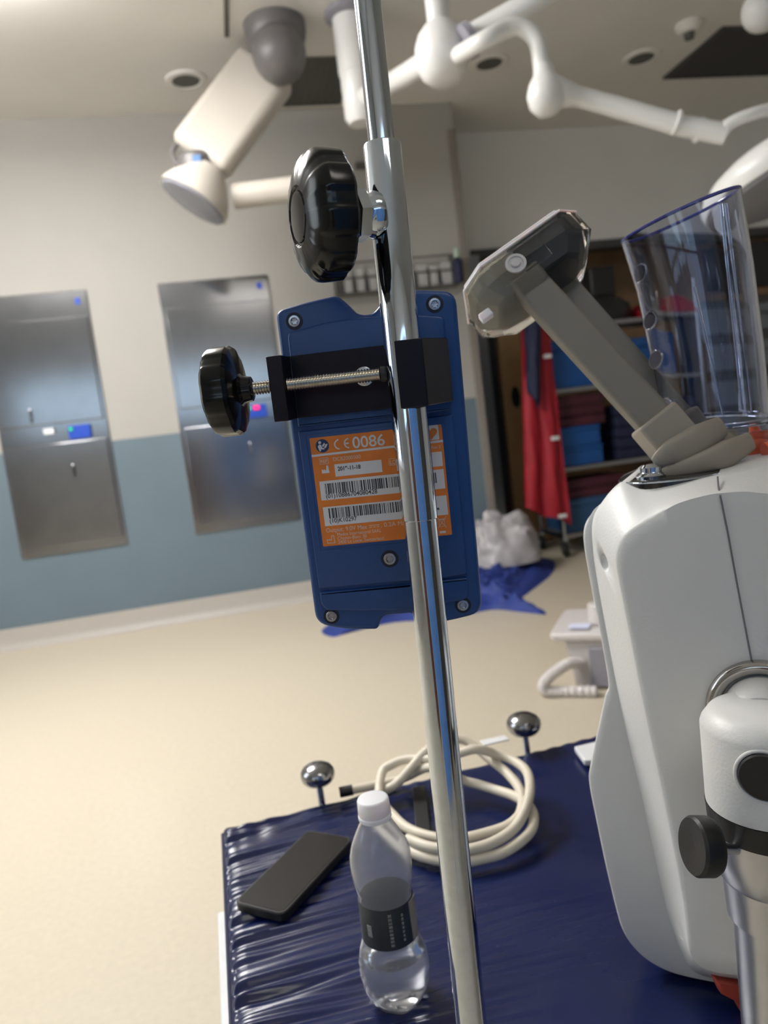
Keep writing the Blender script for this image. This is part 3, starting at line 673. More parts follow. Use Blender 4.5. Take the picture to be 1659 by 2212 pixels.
b = MB(); b.lathe((bx, by, z0), ZZ, [(.0, .004)]+outer+inner+[(.0012, .004)], 64, petal, cap0=False, cap1=False)
n = len(b.v)
b2 = MB(); b2.lathe((bx, by, z0), ZZ, [(.0, .0001)]+outer+inner+[(.0014, .0001)], 64, petal, cap0=False, cap1=False)
obj('body', b2, M_pet, t, smooth=60)
wp = [(z+.0016 if z < .001 else z, sm(z)-.0016) for z in zs_ if z < .050]
obj('water', MB().lathe((bx, by, z0), ZZ, wp, 64, petal), M_water, t, smooth=50, label='shallow clear water at the bottom')
obj('cap', MB().lathe((bx, by, z0+.181), ZZ, [(0, .0150), (.001, .0155), (.004, .0155), (.0045, .0148), (.0055, .0148), (.006, .0153), (.018, .0148), (.0195, .0140), (.02, .012)], 64, lambda a, h: 1+.012*math.cos(40*a)*(.007 < h < .018)), M_capw, t, smooth=50)
b = MB(); n = 64; b.cur = 0
lr = .0262; rings = []
for z in (.066, .105): rings.append([(bx+(sm(z)+.0006)*math.cos(2*PI*k/n), by+(sm(z)+.0006)*math.sin(2*PI*k/n), z0+z) for k in range(n)])
b.loft(rings, False, False)
rings2 = [[(bx+(sm(z)+.0002)*math.cos(2*PI*k/n), by+(sm(z)+.0002)*math.sin(2*PI*k/n), z0+z) for k in range(n)] for z in (.105, .066)]
b2 = MB(); b2.loft(rings+rings2, closed=True)
lb = obj('label', b2, mat('bottle_label_dark', (.018, .026, .034), .4, noise=.35, nscale=60), t, label='dark wrap label with faint grey marks')
cdir = math.atan2(-by, -bx)
def lpatch(a0, a1, zl, zh, m):
    bb_ = MB(); k = 10; rr = [[], []]
    front = [(bx+(.0272)*math.cos(a), by+.0272*math.sin(a)) for a in np.linspace(a0, a1, k)]
    back = [(bx+(.0262)*math.cos(a), by+.0262*math.sin(a)) for a in np.linspace(a1, a0, k)]
    bb_.loft([[(x, y, z0+zl) for x, y in front+back], [(x, y, z0+zh) for x, y in front+back]]); return bb_
M_lg = mat('label_grey', (.20, .20, .21), .5, noise=.4, nscale=300)
obj('grey_panel', lpatch(cdir+.85, cdir+1.35, .067, .104, M_lg), mat('label_taupe', (.22, .20, .18), .5, noise=.1), lb)
b = MB()
for k in range(9):
    bb_ = lpatch(cdir-.02, cdir+.10, .070+.0036*k, .0722+.0036*k, M_lg); b.add(bb_.v, bb_.f)
for k in range(7):
    bb_ = lpatch(cdir+.45, cdir+.52, .072+.0040*k, .0742+.0040*k, M_lg); b.add(bb_.v, bb_.f)
bb_ = lpatch(cdir-.85, cdir-.66, .078, .089, M_lg); b.add(bb_.v, bb_.f)
obj('faint_print', b, M_lg, lb)

# coiled cable
CP = [(762, 1706, .566), (835, 1691, .568), (874, 1680, .574), (925, 1658, .60), (968, 1672, .60), (1003, 1687, .582), (1031, 1694, .580), (1070, 1706, .580), (1109, 1719, .584), (1140, 1738, .586), (1153, 1766, .582), (1141, 1802, .576), (1090, 1840, .570), (1031, 1857, .568), (992, 1862, .568), (933, 1855, .568), (882, 1836, .568), (830, 1795, .568), (797, 1745, .568), (808, 1720, .570), (855, 1694, .582), (890, 1657, .60), (918, 1625, .615), (957, 1600, .625), (1000, 1598, .622), (1030, 1617, .612), (1058, 1640, .602), (1095, 1670, .594), (1124, 1708, .590), (1126, 1752, .582), (1100, 1782, .578), (1050, 1800, .576), (992, 1812, .576), (933, 1808, .576), (882, 1790, .576), (848, 1760, .576), (820, 1722, .578), (826, 1668, .592), (850, 1650, .600), (880, 1640, .605), (925, 1640, .608), (980, 1630, .620), (1030, 1618, .626), (1070, 1629, .612), (1105, 1641, .606), (1136, 1664, .604), (1145, 1700, .604), (1136, 1745, .594), (1110, 1790, .584), (1060, 1822, .580), (1000, 1836, .580), (930, 1830, .580), (880, 1812, .578)]
cp = catmull([H(x, y, h+.004) for x, y, h in CP], 8)
t = thing('coiled_cable', 'coil of thick cream cable lying on the far side of the navy pad', 'cable', V(cp[0][0], cp[0][1], HB))
obj('cable', MB().tube(cp, .0066, 14), M_cable, t, smooth=60)
a, c = cp[0], cp[0]+(cp[0]-cp[4])/np.linalg.norm(cp[0]-cp[4])*.02
obj('cable_end', MB().tube([a, c], .0078, 12), M_blk2, t)
tp = H(905, 1700, .565); tp2 = H(915, 1800, .5635)
o = obj('black_strap', MB().obox((tp+tp2)/2, (tp2-tp)/2, V(.010, 0, 0), V(0, 0, .0018)), M_blk2, None, bevel=.001)
tag(o, 'flat black strap lying on the pad inside the coiled cable', 'strap')

# =====================================================================
# IV POLE
# =====================================================================
A0, A1 = P(825, 312, .489), P(1018, 2212, .565)
pd = nrm(A0-A1)
def PO(z): return A1+pd*((z-A1[2])/pd[2])
base = PO(0)
t = thing('infusion_pole', 'tall chrome pole with black clamp knob in the foreground', 'pole', V(base[0], base[1], 0))
def zof(py):
    zz_ = np.linspace(.6, 1.6, 4000); best = None
    for z in zz_:
        q = PO(z)-C0; yy = CY-FPX*np.dot(q, CU)/np.dot(q, CF)
        if best is None or abs(yy-py) < best[0]: best = (abs(yy-py), z)
    return best[1]
zs1, zs2 = zof(312), zof(1122)
obj('lower_tube', MB().lathe(PO(.05), pd, [(0, .0117), ((zs2-.05)/pd[2]+.002, .0117)], 56), M_chrome2, t)
sl = obj('sleeve', MB().lathe(PO(zs2), pd, [(0, .0117), (.0006, .0125), ((zs1-zs2)/pd[2]-.001, .0127), ((zs1-zs2)/pd[2], .0121), ((zs1-zs2)/pd[2], .0095)], 64), M_chrome, t)
obj('inner_tube', MB().lathe(PO(zs1-.01), pd, [(0, .0088), (.9, .0088)], 48), M_chrome, t)
zh = zs1+.88; q = PO(zh)
obj('hook_bar', MB().tube([q-R0*.14+ZZ*.03, q-R0*.13, q+R0*.13, q+R0*.14+ZZ*.03], .005, 10), M_chrome, t)
bl = MB().lathe((base[0], base[1], .03), ZZ, [(0, .05), (.03, .05), (.05, .02)], 24)
for k in range(5):
    an = 2*PI*k/5+.3; bl.obox(V(base[0]+.13*math.cos(an), base[1]+.13*math.sin(an), .055), V(.13*math.cos(an), .13*math.sin(an), 0), V(-.014*math.sin(an), .014*math.cos(an), 0), V(0, 0, .012))
ft = obj('wheeled_base', bl, M_chrome2, t)
for k in range(5):
    an = 2*PI*k/5+.3; obj('caster', MB().lathe(V(base[0]+.25*math.cos(an)-.01*math.sin(an), base[1]+.25*math.sin(an)+.01*math.cos(an), .025), (math.sin(an), -math.cos(an), 0), [(0, .022), (.002, .025), (.018, .025), (.02, .022)], 20), M_blk2, ft)
# clamp boss, nut and big lobed knob
ka = -(R0*math.cos(math.radians(21))+F0*math.sin(math.radians(21)))
ko = P(848, 463, .4925); ko = PO(ko[2])
obj('weld_boss', MB().lathe(ko+ka*.008, ka, [(0, .0150), (.004, .0155), (.007, .0140), (.011, .0125)], 32), M_chrome, t)
obj('hex_nut', MB().lathe(ko+ka*.0165, ka, [(0, .0145), (.0015, .0170), (.0085, .0170), (.0100, .0148)], 6), M_chrome, t, smooth=20)
kn = MB(); kz = .0335
def lob(tt, h):
    s_ = math.cos(9*tt); g = 1 if h < .026 else max(0, 1-(h-.026)/.006)
    return .965-.035*g*(1/(1+math.exp(-7*(s_-.35))))
obj('clamp_bolt', MB().lathe(ko+ka*.010, ka, [(0, .0055)]+[(.001+.0006*i, .0052+.0006*(i % 2)) for i in range(38)], 20), M_brass, t)
kb = obj('clamp_knob', kn.lathe(ko+ka*kz, ka, [(-.004, .008), (-.003, .0095), (.0005, .0100), (.001, .033), (.002, .0400), (.004, .0418), (.016, .0424), (.0195, .0418), (.0225, .0395), (.0255, .0355), (.028, .0300), (.0298, .0215), (.0302, .0195), (.0288, .0185), (.0288, .0165), (.0300, .0158), (.0305, .0120), (.0305, .0002)], 216, lob), M_black, t, smooth=28)

# =====================================================================
# BLUE DEVICE on the pole
# =====================================================================
E1 = V(.9602, -.2789, -.0159); E2 = V(-.0003, .0560, -.9984); E1 = nrm(E1); E2 = nrm(E2-E1*np.dot(E1, E2)); EN = np.cross(E1, E2)
OD = V(.0563, .5472, 1.1822)
if np.dot(EN, C0-OD) < 0: EN = -EN
def D(px, py, w=0.0):
    d = ray(px, py); O = OD+EN*w; k = np.dot(O-C0, EN)/np.dot(d, EN); q = C0+d*k-O
    return (float(np.dot(q, E1)), float(np.dot(q, E2)))
def G(u, v, w=0.0): return OD+E1*u+E2*v+EN*w
t = thing('blue_device', 'blue plastic control unit with orange label clamped behind the chrome pole', 'medical device', G(.05, .22, -.02))
def offset(poly, d):
    n = len(poly); out = []
    for i in range(n):
        p0, p1, p2 = V(poly[i-1]), V(poly[i]), V(poly[(i+1) % n]); a = nrm(p1-p0); b_ = nrm(p2-p1)
        na = V(-a[1], a[0]); nb = V(-b_[1], b_[0]); m_ = na+nb; m_ = m_/max(1e-6, np.dot(m_, m_))*2*1.0
        m_ = m_/2*1.0; m_ = (na+nb)/max(.5, 1+np.dot(na, nb)); out.append(tuple(p1+m_*d))
    return out
def area2(p): return sum(p[i-1][0]*p[i][1]-p[i][0]*p[i-1][1] for i in range(len(p)))/2
def slab(poly, w0, w1, bev, steps=4, back=0):
    if area2(poly) < 0: poly = poly[::-1]
    rings = []
    if back: rings += [[G(*p, w0) for p in offset(poly, back)], [G(*p, w0+back) for p in poly]]
    else: rings.append([G(*p, w0) for p in poly])
    for k in range(steps+1):
        an = PI/2*k/steps; rings.append([G(*p, w1-bev+bev*math.sin(an)) for p in offset(poly, bev*(1-math.cos(an)))])
    return MB().loft(rings)
def roundpoly(pts, r, n=5):
    out = []; m = len(pts)
    for i in range(m):
        p0, p1, p2 = V(pts[i-1]), V(pts[i]), V(pts[(i+1) % m]); rr = r[i] if hasattr(r, '__len__') else r
        a, c = nrm(p0-p1), nrm(p2-p1); rr = min(rr, .45*np.linalg.norm(p0-p1), .45*np.linalg.norm(p2-p1))
        s, e = p1+a*rr, p1+c*rr
        for k in range(n+1):
            tt = k/n; out.append(tuple((1-tt)**2*s+2*tt*(1-tt)*p1+tt*tt*e))
    return out
Opx = [(594, 672), (667, 650), (728, 637), (748, 655), (768, 676), (787, 680), (806, 676), (822, 657), (838, 632), (903, 625), (984, 629),
       (1043, 1325), (972, 1343), (907, 1353), (898, 1345), (892, 1326), (866, 1328), (838, 1330), (825, 1335), (816, 1361), (750, 1362), (682, 1350)]
Orr = [.006, .02, .004, .005, .008, .008, .008, .005, .004, .02, .009, .010, .02, .002, .002, .004, .004, .004, .003, .003, .02, .010]
body = roundpoly([D(*p) for p in Opx], Orr)
obj('housing', slab(body, -.034, 0, .0035, 5, .003), M_dblue, t, smooth=50)
Tp = [(621, 718), (652, 712), (710, 695), (754, 688), (820, 684), (905, 680), (960, 684), (976, 886), (928, 893), (847, 900), (645, 923)]
obj('upper_panel', slab(roundpoly([D(*p) for p in Tp], [.005, .02, .02, .02, .02, .02, .004, .001, .001, .001, .001]), -.0005, .0028, .0018, 4), M_dblue, t, smooth=50)
Bt = [(645, 932), (847, 910), (978, 895), (1009, 1238), (960, 1247), (882, 1253), (690, 1270)]
bd = obj('battery_door', slab(roundpoly([D(*p) for p in Bt], .0012), -.0005, .0024, .0010, 3), M_dblue, t, smooth=50)
Lp_ = [(691, 1278), (882, 1261), (1010, 1246), (1013, 1288), (1000, 1295), (889, 1316), (814, 1318), (706, 1317), (694, 1303)]
obj('lower_panel', slab(roundpoly([D(*p) for p in Lp_], [.001, .001, .001, .003, .003, .02, .02, .004, .003]), -.0005, .0028, .0018, 4), M_dblue, t, smooth=50)
# label
LW = .0026
lx0, ly0, lx1, ly1 = .0004, .0847, .0980, .1670
frame_ = roundpoly([(lx0-.0022, ly0-.0024), (lx1+.0022, ly0-.0024), (lx1+.0022, ly1+.0026), (lx0-.0022, ly1+.0026)], .001)
def ring2(outp, inp, w): return MB().loft([[G(*p, w-.0004) for p in outp], [G(*p, w) for p in outp], [G(*p, w) for p in inp], [G(*p, w-.0004) for p in inp]], closed=True)
obj('label_recess_rim', ring2(offset(frame_ if area2(frame_) > 0 else frame_[::-1], -.0003), frame_ if area2(frame_) > 0 else frame_[::-1], .00262), M_dblue, bd)
lab = obj('label', slab(roundpoly([(lx0, ly0), (lx1, ly0), (lx1, ly1), (lx0, ly1)], .0008), .0024, LW, .00005, 1), M_orange, t, smooth=0, label='orange adhesive label with symbols, barcodes and small text')
WB, BK, PL, NV_ = MB(), MB(), MB(), MB()
w_a, w_b = LW+.00004, LW+.00008
def poly_on(mb, pts, w): mb.prism([G(*p, LW-.00002) for p in pts], EN*(w-LW+.00002))
def pxpoly(mb, pts, w): poly_on(mb, [D(*p) for p in pts], w)
def seg(mb, p, q, wd, w):
    p, q = V(p), V(q); d = nrm(q-p); n_ = V(-d[1], d[0])*wd/2; poly_on(mb, [p-n_, q-n_, q+n_, p+n_], w)
def arc(mb, c, r, a0, a1, wd, w, n=20):
    an = np.linspace(math.radians(a0), math.radians(a1), n)
    for k in range(n-1):
        pts = [(c[0]+(r+s*wd/2)*math.cos(a), c[1]+(r+s*wd/2)*math.sin(a)) for a, s in ((an[k], -1), (an[k+1], -1), (an[k+1], 1), (an[k], 1))]
        poly_on(mb, pts, w)
def disc(mb, c, r, w, n=28): poly_on(mb, [(c[0]+r*math.cos(2*PI*k/n), c[1]+r*math.sin(2*PI*k/n)) for k in range(n)], w)
def rectline(mb, x0, y0, x1, y1, wd, w):
    for a, b_ in (((x0, y0), (x1, y0)), ((x1, y0), (x1, y1)), ((x1, y1), (x0, y1)), ((x0, y1), (x0, y0))): seg(mb, a, b_, wd, w)
def txt(mb, s, uv0, u1, h, w, bold=0.0):
    cu = bpy.data.curves.new('txt', 'FONT'); cu.body = s; cu.size = 1; cu.offset = bold
    o = bpy.data.objects.new('txt', cu); COL.objects.link(o); bpy.context.view_layer.update()
    dg = bpy.context.evaluated_depsgraph_get(); me = bpy.data.meshes.new_from_object(o.evaluated_get(dg))
    co = np.array([v.co[:] for v in me.vertices]); x0_, x1_ = co[:, 0].min(), co[:, 0].max()
    sx_ = (u1-uv0[0])/(x1_-x0_); sy_ = h/.70
    vs = [G(uv0[0]+(c[0]-x0_)*sx_, uv0[1]-c[1]*sy_, w) for c in co]
    mb.add(vs, [tuple(p.vertices) for p in me.polygons])
    bpy.data.objects.remove(o); bpy.data.meshes.remove(me); bpy.data.curves.remove(cu)
def dtxt(mb, s, a, b_, hpx, w, bold=0.0):
    p, q = D(*a), D(*b_); txt(mb, s, (p[0], (p[1]+q[1])/2), q[0], hpx*.535/FPX*1.03, w, bold)
ci = D(697.5, 962.5); disc(NV_, ci, .0050, w_a)
disc(WB, (ci[0]-.0017, ci[1]-.0026), .0011, w_b)
poly_on(WB, [(ci[0]-.0035, ci[1]+.0002), (ci[0]-.0022, ci[1]-.0012), (ci[0]-.0008, ci[1]-.0008), (ci[0]-.0002, ci[1]+.0014), (ci[0]+.0016, ci[1]+.0020), (ci[0]+.0010, ci[1]+.0028), (ci[0]-.0012, ci[1]+.0024), (ci[0]-.0016, ci[1]+.0040), (ci[0]-.0026, ci[1]+.0036)], w_b)
poly_on(WB, [(ci[0]-.0002, ci[1]-.0002), (ci[0]+.0016, ci[1]-.0022), (ci[0]+.0022, ci[1]-.0010), (ci[0]+.0004, ci[1]+.0010)], w_b)
poly_on(WB, [(ci[0]+.0010, ci[1]+.0014), (ci[0]+.0026, ci[1]-.0010), (ci[0]+.0042, ci[1]-.0012), (ci[0]+.0024, ci[1]+.0018)], w_b)
cc = D(734, 959); arc(WB, cc, .0034, 95, 265, .0010, w_a)
cc = D(755, 956.5); arc(WB, cc, .0034, 95, 265, .0010, w_a); seg(WB, (cc[0]-.0034, cc[1]), (cc[0]-.0003, cc[1]), .0010, w_a)
dtxt(WB, '0086', (763.5, 967), (832.5, 961), 24, w_a, .01)
yl = D(674, 985.7)[1]; yl2 = D(956, 953)[1]; poly_on(WB, [(lx0, yl-.0012), (lx1, yl2-.0012), (lx1, yl2+.0004), (lx0, yl+.0004)], w_a)
a = D(905, 925); c = D(949, 947); poly_on(WB, roundpoly([(a[0], D(928, 919)[1]), (c[0], D(944, 917)[1]), (c[0], c[1]+.0005), (a[0], c[1]+.0005)], .001), w_a)
OR_ = MB(); hc_ = ((a[0]+c[0])/2+.001, (a[1]+c[1])/2); hp_ = []
for k in range(32):
    th = 2*PI*k/32; hp_.append((hc_[0]+.00031*16*math.sin(th)**3*1.0, hc_[1]-.00031*(13*math.cos(th)-5*math.cos(2*th)-2*math.cos(3*th)-math.cos(4*th))))
poly_on(OR_, hp_, w_b)
p, q = D(691, 989), D(711, 1001); rectline(PL, p[0], p[1]+.0002, q[0], p[1]+.0047, .0003, w_a); txt(PL, 'REF', (p[0]+.0006, p[1]+.0038), q[0]-.0006, .0026, w_a, .01)
dtxt(PL, 'DCB2000500', (721.5, 995.5), (780, 989), 8, w_a)
p = D(697, 1022)
def factory(mb, x, y, s, w, hollow=False):
    pts = [(0, 0), (0, -.55), (.28, -.35), (.28, -.55), (.56, -.35), (.62, -.50), (.66, -1), (.92, -1), (1, 0)]
    pts = [(x+a*s, y+b_*s) for a, b_ in pts]
    if not hollow: poly_on(mb, pts, w)
    else:
        for k in range(len(pts)): seg(mb, pts[k-1], pts[k], s*.09, w)
factory(WB, p[0], p[1], .0056, w_a)
def wbox(pts): pxpoly(WB, pts, w_a)
a, b_, c, d = D(723, 1002.5), D(824, 991), D(827, 1018.5), D(726.6, 1030)
def rbox(a, c): poly_on(WB, [(a[0], a[1]), (c[0], a[1]), (c[0], c[1]), (a[0], c[1])], w_a)
rbox(a, c)
dtxt(BK, '2019-11-18', (731, 1016.5), (780, 1010.5), 8.5, w_b, .03)
p = D(840.5, 992); rectline(PL, p[0], p[1]-.0004, p[0]+.0080, p[1]+.0043, .0003, w_a); txt(PL, 'LOT', (p[0]+.0007, p[1]+.0036), p[0]+.0073, .0030, w_a, .01)
rbox(D(900, 980), D(957, 1005.5)); rbox(D(690.8, 1039.4), D(962, 1053.8)); rbox(D(698.3, 1094.8), D(968, 1110))
rng = random.Random(3)
def bars(u0, u1, v0, v1):
    u = u0
    while u < u1:
        wd = rng.choice((.00028, .00028, .00055, .00055, .0008, .0011)); poly_on(BK, [(u, v0), (u+wd, v0), (u+wd, v1), (u, v1)], w_b); u += wd+rng.choice((.0003, .0003, .00055, .0009))
p = D(702, 1044); q = D(945, 1044); bars(p[0], q[0], p[1], p[1]+.0078)
p2 = D(710, 1097); bars(p2[0], D(925, 1097)[0], p2[1], p2[1]+.0078)
dtxt(BK, '(01)10886704080428', (706, 1076), (816, 1063.5), 9.5, w_b, .012)
dtxt(BK, '(10)K10297', (714, 1129), (772, 1122), 9.5, w_b, .012)
p = D(944, 1100); txt(BK, 's', p, p[0]+.0018, .0022, w_b, .03)
dtxt(PL, 'Output: 9.0V Max', (706, 1149.5), (794, 1140), 9.5, w_a)
p, q = D(798, 1134), D(820, 1132); seg(PL, p, (q[0], p[1]), .0005, w_a)
for k in range(3): u = p[0]+(q[0]-p[0])*k/2.7; seg(PL, (u, p[1]+.0014), (u+.0019, p[1]+.0014), .0005, w_a)
dtxt(PL, ', 0.2A Max', (824, 1138), (883, 1131), 9.5, w_a)
p = D(709, 1172); factory(PL, p[0], p[1], .0056, w_a, True)
dtxt(PL, 'Medos International SARL', (730, 1156.5), (824.5, 1147.5), 7.5, w_a)
dtxt(PL, 'Chemin-Blanc 38', (731, 1165.5), (793, 1158.5), 7.5, w_a)
dtxt(PL, '2400 Le Locle, Switzerland', (732, 1173.5), (830, 1163.5), 7.5, w_a)
dtxt(PL, 'Rev.2', (932.5, 969.5), (952, 967), 6.5, w_a)
p = D(955, 1127); rectline(PL, p[0]-.0022, p[1]-.002, p[0]+.0018, p[1]+.003, .0003, w_a)
seg(PL, (p[0]-.0034, p[1]-.004), (p[0]+.0030, p[1]+.004), .00035, w_a); seg(PL, (p[0]+.0034, p[1]-.0045), (p[0]-.0032, p[1]+.004), .00035, w_a); seg(PL, (p[0]-.003, p[1]-.0025), (p[0]+.0028, p[1]-.0025), .0004, w_a)
rbox(D(950, 1146), D(963, 1149.5))
obj('white_print', WB, M_lwhite, lab, smooth=0); obj('pale_print', PL, M_lpale, lab, smooth=0); obj('navy_print', NV_, M_lnavy, lab, smooth=0); obj('black_print', BK, M_lblack, lab, smooth=0); obj('orange_print', OR_, M_orange, lab, smooth=0)
# screws
def screw(px, py, w, r=.0043):
    u, v = D(px, py, w)
    b = MB(); c = G(u, v, w+.0001)
    s_ = lambda tt, h: 1
    b.lathe(c, EN, [(0, r), (.0006, r), (.0010, r*.93), (.0011, r*.62)], 32, cap1=False)
    star = lambda tt, h: (.86+.14*math.cos(6*tt))
    b.lathe(c, EN, [(.0011, r*.66), (.0002, r*.55), (.0001, .0001)], 48, star, cap0=False)
    o = obj('screw', b, M_nickel if False else M_steelb, t, smooth=30)
    rb = MB().torus(G(u, v, w-.0002), EN, r*1.32, r*.20, 36, 8); obj('dark_recess', MB().lathe(G(u, v, w-.0008), EN, [(0, r*1.45), (.00095, r*1.45), (.00096, r*1.02)], 32, cap1=False), M_dnavy, o)
M_steelb = mat('bright_screw_steel', (.50, .51, .55), .30, 1.0, noise=.05); M_dnavy = mat('recess_dark_blue', (.004, .008, .022), .5, noise=.03)
for px, py in ((636, 694), (939, 657), (1000, 1307), (716, 1331)): screw(px, py, .0)
screw(842, 1207, .0024, .0046)
# clamp bracket: profile (u, w) extruded along v
pu = np.dot(PO(1.13)-OD, E1); pw = np.dot(PO(1.13)-OD, EN); rp = .0127
vt = .0245; vb = .0690
w0 = .0031
def brk(prof, va, vb_): return MB().loft([[G(u, va, w_) for u, w_ in prof], [G(u, vb_, w_) for u, w_ in prof]])
uL = D(600, 830, .030)[0]; uR = D(971, 795, .006)[0]
uh0 = D(857, 800, pw+rp+.003)[0]; uh1 = D(908, 800, pw+rp+.003)[0]
prof = [(uL-.004, w0), (uR, w0), (uR+.0005, w0+.006), (uh1+.003, pw+rp+.0035), (uh0, pw+rp+.0035), (uh0+.0005, pw+rp+.0006), (pu+rp+.0012, pw+rp+.0006), (pu+rp+.0012, pw-rp*.4), (pu+rp*.6, w0+.006), (uL+.0065, w0+.006), (uL+.0065, .0385), (uL-.004, .0385)]
obj('clamp_bracket', brk(prof, vt, vb), M_anod, t, smooth=20, bevel=.0006)
# mounting bolt disc
u, v = D(787, 813, w0+.006)
obj('mounting_bolt', MB().lathe(G(u, v, w0+.0058), EN, [(0, .0068), (.0012, .0068), (.0016, .0062), (.0016, .001)], 32), M_steelb, t)
# threaded clamp screw
sv = D(700, 822, pw)[1]; u_end = pu-rp*.98
uk = D(527, 838, pw)[0]
pr = []; L_ = u_end-uk; k = int(L_/.0010)
for i in range(k+1):
    h_ = L_*i/k; pr.append((h_, .0048 if i % 2 else .0037))
cs = obj('clamp_screw', MB().lathe(G(uk, sv, pw), E1, pr, 24), M_nickel, t, smooth=20, label='long bright threaded screw')
obj('screw_tip', MB().lathe(G(u_end-.004, sv, pw), E1, [(0, .0055), (.003, .0055), (.0042, .0045)], 20), M_blk2, cs)
def lob2(tt, h):
    return 1-.03*(1/(1+math.exp(-8*(math.cos(9*tt)-.3))))
obj('clamp_hand_knob', MB().lathe(G(uk, sv, pw), -E1, [(-.006, .0075), (-.0055, .0085), (.0, .0095), (.002, .0115), (.003, .024), (.0045, .0295), (.007, .0312), (.0185, .0312), (.021, .0300), (.0235, .026), (.0248, .015), (.025, .0005)], 144, lob2), M_black, cs, smooth=30)

# =====================================================================
# WHITE CONSOLE at the right
# =====================================================================
ZH = .592
HO = P(1500, 1500, ZH); hn = C0-HO; hn[2] = 0; hn = nrm(hn); hn = nrm(hn-R0*.10)
hr = nrm(np.cross(ZZ, hn)); hr = hr if np.dot(hr, R0) > 0 else -hr
def HP(px, py, w=0.0):
    d = ray(px, py); O = HO+hn*w; k = np.dot(O-C0, hn)/np.dot(d, hn); return C0+d*k
rim_t = H(1400, 1042, 1.026)
t = thing('white_console', 'large white equipment housing with dark top plate at the right edge', 'equipment', V(HO[0]+.10, HO[1]+.08, HB+.01))
face = [(1800, 1070), (1659, 1066), (1611, 1062), (1560, 1065), (1521, 1071), (1461, 1089), (1416, 1116), (1370, 1146), (1343, 1172), (1333, 1216), (1346, 1291), (1370, 1411), (1400, 1560), (1439, 1740), (1472, 1914), (1482, 1985), (1490, 2054), (1512, 2086), (1545, 2099), (1597, 2107), (1690, 2118), (1850, 2130), (1930, 2080), (1960, 1900), (1960, 1500), (1950, 1150)]
outl = [(1800, 985), (1659, 1004), (1611, 1014), (1560, 1026), (1500, 1036), (1440, 1042), (1380, 1044), (1338, 1044), (1300, 1085), (1281, 1122), (1280, 1175), (1292, 1265), (1340, 1520), (1385, 1715), (1428, 1910), (1441, 1968), (1462, 2030), (1492, 2092), (1535, 2112), (1597, 2120), (1690, 2134), (1860, 2150), (1960, 2100), (1990, 1900), (1990, 1500), (1980, 1100)]
def mid(a, b_, k): return [(x0_+(x1_-x0_)*k, y0_+(y1_-y0_)*k) for (x0_, y0_), (x1_, y1_) in zip(a, b_)]
def cr(pp, w): return catmull([HP(x, y, w) for x, y in pp], 5, True)
cen = HP(1650, 1560, 0)
def shrink(r, k): c = sum(r)/len(r); return [c+(p-c)*k for p in r]
ro = cr(outl, -.046)
back = [p-hn*.150 for p in ro]
rings = [shrink(back, .9), back, ro, cr(mid(outl, face, .10), -.040), cr(mid(outl, face, .78), -.0095), cr(mid(outl, face, .92), -.0025), cr(face, 0), shrink(cr(face, .0012), .93), shrink(cr(face, .0015), .6), shrink(cr(face, .0015), .15)]
hb = MB().loft(rings)
def cut(o, cutter):
    md = o.modifiers.new('cut', 'BOOLEAN'); md.operation = 'DIFFERENCE'; md.object = cutter; md.solver = 'EXACT'
    bpy.context.view_layer.update(); dg = bpy.context.evaluated_depsgraph_get()
    me = bpy.data.meshes.new_from_object(o.evaluated_get(dg)); o.modifiers.clear(); old = o.data; o.data = me
    if len(me.vertices) < 20: o.data = old
    bpy.data.objects.remove(cutter)
hous = obj('front_housing', hb, M_white, t, smooth=50)
# screw well
q = HP(1304, 1216, -.026); n_ = nrm(hn*.75-hr*.65)
cut(hous, obj('cutter', MB().ball(q+n_*.0015, .0085, 32), M_white, t))
q = HP(1463, 2000, -.018); n_ = nrm(hn*.75-hr*.65+ZZ*-.1)
cu_ = MB().tube([q+ZZ*.011-hr*.003+n_*.003, q+n_*.002, q-ZZ*.011+hr*.005+n_*.003], [.002, .0045, .002], 12)
cut(hous, obj('cutter', cu_, M_white, t))
# seam
sp = [HP(x, y, .0016) for x, y in ((1556, 1072), (1572, 1150), (1590, 1250), (1607, 1340), (1626, 1440))]
sp = [HP(1550, 1030, -.030), HP(1552, 1052, -.012)]+sp
obj('seam', MB().tube(sp, .0007, 6), mat('seam_grey', (.16, .16, .17), .6, noise=.05), hous)
# rear shell
rs = [(1800, 1000), (1659, 1020), (1400, 1060), (1300, 1090), (1276, 1112), (1262, 1140), (1262, 1180), (1274, 1250), (1292, 1345), (1314, 1470), (1308, 1500), (1302, 1528), (1276, 1650), (1273, 1690), (1286, 1760), (1310, 1875), (1333, 1970), (1346, 2010), (1366, 2042), (1396, 2071), (1440, 2096), (1500, 2113), (1597, 2130), (1750, 2150), (1900, 2160), (2000, 2100), (2010, 1700), (2000, 1200)]
def crr(w): return catmull([HP(x, y, w) for x, y in rs], 5, True)
r0 = crr(-.050)
rings = [shrink([p-hn*.09 for p in r0], .90), shrink([p-hn*.08 for p in r0], .97), [p-hn*.06 for p in r0], r0, shrink(crr(-.0485), .985), shrink(crr(-.048), .9)]
obj('rear_shell', MB().loft(rings), M_white, t, smooth=60)
